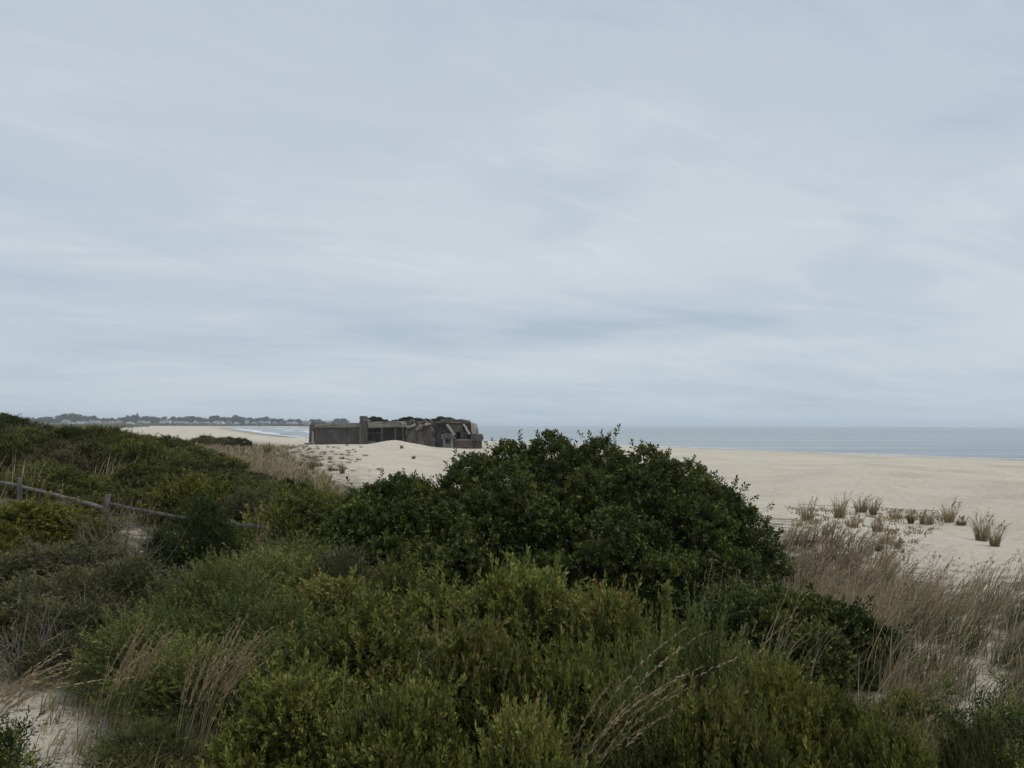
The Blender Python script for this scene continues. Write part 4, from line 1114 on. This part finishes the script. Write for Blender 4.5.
# bare grey twigs: dead branches in the shrubs
def dead_twigs(label, px_, d, hpx, wpx, n, seed):
    rng = np.random.default_rng(seed); x = xat(px_, d); z = gz(x, d); h = hpx * d / F; w = wpx * d / F
    o = thing('dead_bush', label, 'dead bush', (x, d, z))
    S = np.stack([rng.normal(0, w * .14, n), rng.normal(0, w * .14, n), np.full(n, -.05)], 1)
    A = unit(np.stack([rng.normal(.1, .45, n), rng.normal(0, .45, n), np.ones(n)], 1))
    b_ = Geo(); L = h * (.6 + .5 * rng.random(n)); twigs(rng, b_, S, A, L, .006, .5 + .5 * rng.random(n))
    i = rng.integers(0, n, n * 7); t = .35 + .6 * rng.random(n * 7)
    twigs(rng, b_, S[i] + A[i] * (L[i] * t)[:, None], unit(A[i] + rng.normal(0, .5, (n * 7, 3))), .12 + .22 * rng.random(n * 7), .0035, .5 + .5 * rng.random(n * 7))
    link('branches', b_.mesh('dead_branches', M['twig']), o)


dead_twigs('pale grey leafless bush below the sandy gap in the fence', 118, 13.6, 92, 90, 46, 601)
dead_twigs('grey leafless twigs in front of the small left dark bush', 372, 12.6, 96, 60, 34, 602)
dead_twigs('pale dead twigs below the left side of the huge bush', 400, 11.6, 70, 50, 26, 603)
dead_twigs('grey dead twigs at the left edge above the sand', 40, 9.8, 70, 70, 30, 604)
dead_twigs('dead twigs standing left of the rust brown grass', 792, 13.0, 90, 50, 34, 605)
dead_twigs('pale thin dead stem standing in the feathery bushes at bottom', 668, 6.7, 120, 30, 4, 606)

# dead leaves, stems and shell bits on the sand patches
rng = np.random.default_rng(140); n = 5200
px_ = np.concatenate([rng.uniform(-40, 150, n // 2), rng.uniform(850, 1060, n // 2)]); d = np.concatenate([rng.uniform(5.5, 10.2, n // 2), rng.uniform(6.5, 14, n // 2)])
x = xat(px_, d); z = ground(x, d)[0]
P = np.stack([x, d, z + .006], 1); aa = rng.random(n) * 6.28
D = unit(np.stack([np.cos(aa), np.sin(aa), rng.normal(0, .12, n)], 1))
g = Geo(); g.add(*leaves(rng, P, D, .03 + .10 * rng.random(n) ** 2, .006 + .008 * rng.random(n), rng.random(n)))
tag(link('plant_litter', g.mesh('plant_litter', M['rust'])), 'fallen stems and dead leaves strewn on the sand', 'litter', kind='stuff')

# ------------------------------------------------------------------ fence
fence = thing('rail_fence', 'weathered grey split rail fence half sunk in the dune scrub', 'fence')


def beam(name, p0, p1, r, seed, parent, sides=7, flat=1.0, segs=9):
    rng = np.random.default_rng(seed); p0 = np.array(p0); p1 = np.array(p1)
    t = np.linspace(0, 1, segs)[:, None]; path = p0 * (1 - t) + p1 * t
    path += (np.sin(t * 3.14) * rng.normal(0, .03, (1, 3))) + rng.normal(0, .006, path.shape)
    T = unit(p1 - p0); ref = np.array([0, 0, 1.0]) if abs(T[2]) < .8 else np.array([0, 1.0, 0])
    U = unit(np.cross(T, ref)); V = np.cross(U, T)
    a = np.arange(sides) / sides * 6.283; pr = 1 + rng.normal(0, .12, sides)
    v = []
    for i in range(segs):
        rr_ = r * (1 + rng.normal(0, .04)) * pr
        v.append(path[i] + np.cos(a)[:, None] * U * rr_[:, None] * flat + np.sin(a)[:, None] * V * rr_[:, None])
    v = np.concatenate(v)
    f = [[i * sides + s, i * sides + (s + 1) % sides, (i + 1) * sides + (s + 1) % sides, (i + 1) * sides + s] for i in range(segs - 1) for s in range(sides)]
    me_ = bpy.data.meshes.new(name); me_.from_pydata([tuple(q) for q in v], [], f + [list(range(sides))[::-1], [(segs - 1) * sides + s for s in range(sides)]])
    me_.materials.append(M['post'])
    return link(name, me_, parent)


POSTS = [(-66, 466, 24.0), (20, 477.5, 22.4), (108, 494.5, 20.6), (187, 508, 19.2), (262, 521, 18.0)]
tops = []
for i, (px_, py_, d) in enumerate(POSTS):
    q = at(px_, py_, d); zg = gz(q[0], d); tops.append(q)
    if i < 3:
        beam('post', (q[0], d, min(zg, q[2] - .7) - .3), (q[0] + .01, d, q[2]), .078, 700 + i, fence)



def rail(i, j, drop0, drop1, s, t0=0.0, t1=1.0):
    a, b_ = tops[i] - np.array([0, 0, drop0]), tops[j] - np.array([0, 0, drop1])
    beam('rail', a * (1 - t0) + b_ * t0, a * (1 - t1) + b_ * t1, .043, s, fence, 6, 1.0, 11)


rail(0, 1, .22, .22, 720, -.05, 1.03); rail(1, 2, .24, .36, 721, -.03, 1.02); rail(2, 3, .22, .24, 722, -.02, 1.0)
rail(2, 3, .66, .70, 723, -.02, .62); rail(3, 4, .24, .12, 724, .45, 1.02); rail(1, 2, .66, .70, 725, 0, 1)

# ------------------------------------------------------------------ low rope on the beach at right
rope = thing('rope_barrier', 'thin dark rope strung low behind the grass tufts on the beach', 'rope')
pts = [np.array([xat(p_, d_), d_, gz(xat(p_, d_), d_) + .16]) for p_, d_ in ((797, hit(797, 508, 18)), (832, hit(832, 509, 18)), (880, hit(880, 511, 18)), (935, hit(935, 514, 18)))]
for i in range(3):
    a, b_ = pts[i], pts[i + 1]; t = np.linspace(0, 1, 14)[:, None]
    pth = a * (1 - t) + b_ * t - np.array([0, 0, .05]) * (4 * t * (1 - t))
    gq = Geo(); gq.add(*tubes(pth[None], .011, .011, 6)); link('rope', gq.mesh('rope', M['rope']), rope)
for i, q in enumerate(pts):
    beam('stake', (q[0], q[1], gz(q[0], q[1]) - .2), (q[0], q[1], q[2] + .01), .016, 740 + i, rope, 6, 1, 5)

# ------------------------------------------------------------------ far shore
FD = 2200.0
rr = random.Random(23)


def far_x(px): return xat(px, FD)


def far_house(px_, w, hgt, mat, lb, i):
    d = FD + rr.uniform(-40, 30); x = xat(px_, d); z = 2.2
    o = thing('beach_house', lb, 'house', (x, d, z), rr.uniform(-.35, .35), 'houses along the far shore')
    dep = w * rr.uniform(.7, 1.0); eave = hgt * rr.uniform(.62, .72)
    v = [(-w / 2, -dep / 2, 0), (w / 2, -dep / 2, 0), (w / 2, dep / 2, 0), (-w / 2, dep / 2, 0)]
    v += [(a, b_, eave) for a, b_, _ in v] + [(0, -dep / 2, hgt), (0, dep / 2, hgt)]
    if i % 3 == 0:
        v[8] = (-w / 2, 0, hgt); v[9] = (w / 2, 0, hgt)
        fw = [(0, 1, 5, 4), (2, 3, 7, 6), (1, 2, 6, 9, 5), (3, 0, 4, 8, 7)]; fr = [(4, 5, 9, 8), (6, 7, 8, 9)]
    else:
        fw = [(1, 2, 6, 5), (3, 0, 4, 7), (0, 1, 5, 8, 4), (2, 3, 7, 9, 6)]; fr = [(5, 6, 9, 8), (7, 4, 8, 9)]
    me_ = bpy.data.meshes.new('house_wall'); me_.from_pydata(v, [], fw); me_.materials.append(mat); link('wall', me_, o)
    me_ = bpy.data.meshes.new('house_roof'); c = np.array(v); c2 = c * np.array([1.06, 1.06, 1]) + np.array([0, 0, .15])
    me_.from_pydata([tuple(q) for q in c2], [], fr); me_.materials.append(M['roof']); link('roof', me_, o)
    for fl in range(2):
        for k in range(3):
            cx = (k - 1) * w * .3; cz = eave * (.28 + .42 * fl)
            me_ = bpy.data.meshes.new('house_window')
            y0 = -dep / 2 - .08; a, b_ = w * .09, eave * .13
            me_.from_pydata([(cx - a, y0, cz - b_), (cx + a, y0, cz - b_), (cx + a, y0, cz + b_), (cx - a, y0, cz + b_), (cx - a, y0 + .3, cz - b_), (cx + a, y0 + .3, cz - b_), (cx + a, y0 + .3, cz + b_), (cx - a, y0 + .3, cz + b_)], [],
                            [(0, 1, 2, 3), (0, 4, 5, 1), (1, 5, 6, 2), (2, 6, 7, 3), (3, 7, 4, 0)])
            me_.materials.append(M['glass']); link('window', me_, o)


def ordinal(i):
    tens = {20: 'twenti', 30: 'thirti', 40: 'forti', 50: 'fifti', 60: 'sixti', 70: 'seventi', 80: 'eighti'}
    full = ORD + ['fifteenth', 'sixteenth', 'seventeenth', 'eighteenth', 'nineteenth']
    if i < 19: return full[i]
    n_ = i + 1; t_, u = n_ // 10 * 10, n_ % 10
    return tens[t_] + 'eth' if u == 0 else tens[t_][:-1] + 'y-' + ORD[u - 1]


hx_ = [68, 80, 86, 93, 99, 106, 112, 120, 131, 141, 150, 162, 167, 172, 177, 183, 187, 196, 202, 209, 216, 222, 230, 236, 247, 254, 262, 268, 274, 282, 289, 296, 303, 309, 316, 323, 329]
for i, px_ in enumerate(hx_):
    pale = rr.random() < .62; w = rr.uniform(10, 19); hgt = rr.uniform(10.5, 16)
    far_house(px_ + rr.uniform(-1.5, 1.5), w, hgt, M['house' if pale else 'house2'],
              f'{"pale" if pale else "grey"} house on the far shore, {ordinal(i)} house from the left', i)

# far trees: crown and trunk
ft = []
for j in range(4):
    rng = np.random.default_rng(800 + j)
    L = dome_lobes(rng, 5.5, 9.5, 14)
    P, D = crown(rng, L, 900, 1.0, .75)
    P[:, 2] += 2.0
    g = Geo(); g.add(*leaves(rng, P, unit(D + rng.normal(0, .6, (900, 3))), 1.5, 1.0, rng.random(900)))
    tg = Geo(); tg.add(*tubes(np.array([[[0, 0, -1], [.1, 0, 3], [0, .1, 6], [0, 0, 9.]]]), .5, .15, 6))
    ft.append((g.mesh(f'far_crown_{j}', M['fartree']), tg.mesh(f'far_trunk_{j}', M['bark'])))
TOPS = [(16, 416.0), (27, 417.4), (40, 417.6), (50, 417.4), (60, 415.6), (66, 414.2), (72, 413.4), (79, 415), (86, 415.8), (95, 416.2), (104, 418), (113, 418.2),
        (120, 417.6), (128, 416.0), (134, 415.2), (137.5, 413.8), (144, 416.6), (152, 417), (158, 417.4), (173, 417), (180, 417.2), (193, 416.6), (199, 417), (205, 418.4),
        (213, 416.0), (218, 416.0), (224, 417), (235, 415.6), (240, 416.6), (251, 417.8), (258, 418), (266, 417.2), (272, 418.4), (280, 419), (290, 419), (299, 419.4), (312, 419.2), (320, 419.4), (338, 418.6), (344, 418.8)]
_t = []
for (a, b_), (c, e) in zip(TOPS, TOPS[1:]):
    _t += [(a, b_), ((a + c) / 2 + rr.uniform(-1, 1), max(b_, e) + rr.uniform(.4, 1.6))]
TOPS = _t + TOPS[-1:]
for i, (px_, py_) in enumerate(TOPS):
    d = FD + 60 + rr.uniform(-20, 40); x = xat(px_, d); top = at(px_, py_, d)[2]; z = 2.0
    hgt = top - z; w = rr.uniform(9, 16) if i != 30 else 4.5
    o = thing('shore_tree', f'dark distant tree on the far shore, {ordinal(i)} tree from the left', 'tree', (x, d, z), rr.uniform(0, 6), 'trees along the far shore')
    o.scale = (w / 5.5, w / 5.5, hgt / 11.2)
    link('crown', ft[i % 4][0], o); link('trunk', ft[i % 4][1], o)

# dense scrub along the far shore
rng = np.random.default_rng(150); n = 15000
px_ = rng.uniform(-60, 396, n); d = FD + rng.uniform(-85, 60, n); x = xat(px_, d); z = ground(x, d)[0]
ok = z > .9
P = np.stack([x, d, z + rng.random(n) * 7.5 * (.55 + .45 * vnoise(x * .03, d * .03)) + .5], 1)[ok]; k = len(P)
g = Geo(); g.add(*leaves(rng, P, unit(rng.normal(0, 1, (k, 3)) + np.array([0, 0, .5])), 3.2, 2.2, rng.random(k)))
tag(link('shore_scrub', g.mesh('shore_scrub', M['fartree'])), 'dark band of dense scrub along the far shore', 'scrub', kind='stuff')
# scrub plain on the left between the dune crest and the far shore
rng = np.random.default_rng(151); n = 16000
d = np.exp(rng.uniform(math.log(150), math.log(2100), n)); px_ = rng.uniform(-80, 150, n); px_ = px_ - (px_ > ip(d, [150, 400, 900, 1500, 2100], [140, 118, 122, 150, 190])) * 400
x = xat(px_, d); z = ground(x, d)[0]
P = np.stack([x, d, z + rng.random(n) * (1.0 + d * .0016)], 1); sc = np.clip(d * .0016, .25, 3)
g = Geo(); g.add(*leaves(rng, P, unit(rng.normal(0, 1, (n, 3)) + np.array([0, 0, .5])), sc * 1.5, sc, rng.random(n)))
tag(link('dune_scrub', g.mesh('dune_scrub', M['hill'])), 'flat dark scrub plain behind the left dune', 'scrub', kind='stuff')

# ------------------------------------------------------------------ surf: foam where the waves break
rng = np.random.default_rng(160)
g = Geo()
def foam_line(y0, y1, off, wid, seed, gap=.1, n=160):
    r = np.random.default_rng(seed); ys = np.linspace(y0, y1, n)
    o_ = off + 6 * vnoise(ys * .02 + seed, ys * 0 + .5); w_ = wid * np.clip(.55 + .8 * vnoise(ys * .03 + seed * 3, ys * 0 + 1.5), 0, 1.4)
    gr = (np.interp(ys + 5, SH_Y, SH_X) - np.interp(ys - 5, SH_Y, SH_X)) / 10; nl = np.sqrt(1 + gr ** 2)
    nx, ny = 1 / nl, -gr / nl
    bx_, by_ = np.interp(ys, SH_Y, SH_X), ys
    rows = []
    for q, hz in ((0, .03), (.35, .45), (.7, .40), (1, .03)):
        rows.append(np.stack([bx_ + nx * (o_ + w_ * q), by_ + ny * (o_ + w_ * q), SEA_Z + hz * np.minimum(1, w_ / max(wid, .1)) + .02], 1))
    v = np.stack(rows, 1).reshape(-1, 3)
    i = np.arange(n - 1)[:, None] * 4 + np.arange(3)[None]
    f = np.stack([i, i + 1, i + 5, i + 4], -1).reshape(-1, 4)
    ok = np.repeat(w_[:-1] > wid * gap, 3)
    g.add(v, f[ok], np.zeros(ok.sum()))
foam_line(560, 1250, 6, 16, 3); foam_line(430, 900, 45, 7, 5, .3); foam_line(700, 1500, 75, 20, 7, .3); foam_line(395, 620, 3, 2.5, 9, .2)
foam_line(900, 1700, 130, 18, 11, .45); foam_line(130, 390, 1.5, .7, 13, .35, 300)
tag(link('surf_foam', g.mesh('surf_foam', M['foam'], True)), 'white surf foam breaking along the shore left of the bunker', 'surf', kind='stuff')

# ------------------------------------------------------------------ sea air: thin even haze round everything
m, nt, out = mat_new('sea_haze')
pv = N(nt, 'ShaderNodeVolumePrincipled'); pv.inputs['Color'].default_value = (.80, .88, .95, 1)
pv.inputs['Density'].default_value = HAZE; pv.inputs['Anisotropy'].default_value = .2
nt.links.new(pv.outputs[0], out.inputs['Volume'])
import itertools
hv_ = list(itertools.product((-14500, 16000), (-900, 16000), (-12, 48)))
me = bpy.data.meshes.new('haze'); me.from_pydata(hv_, [], [(0, 1, 3, 2), (4, 6, 7, 5), (0, 4, 5, 1), (2, 3, 7, 6), (0, 2, 6, 4), (1, 5, 7, 3)])
me.materials.append(m)
tag(link('haze', me), 'thin pale sea haze that veils the far shore', 'haze', kind='stuff')
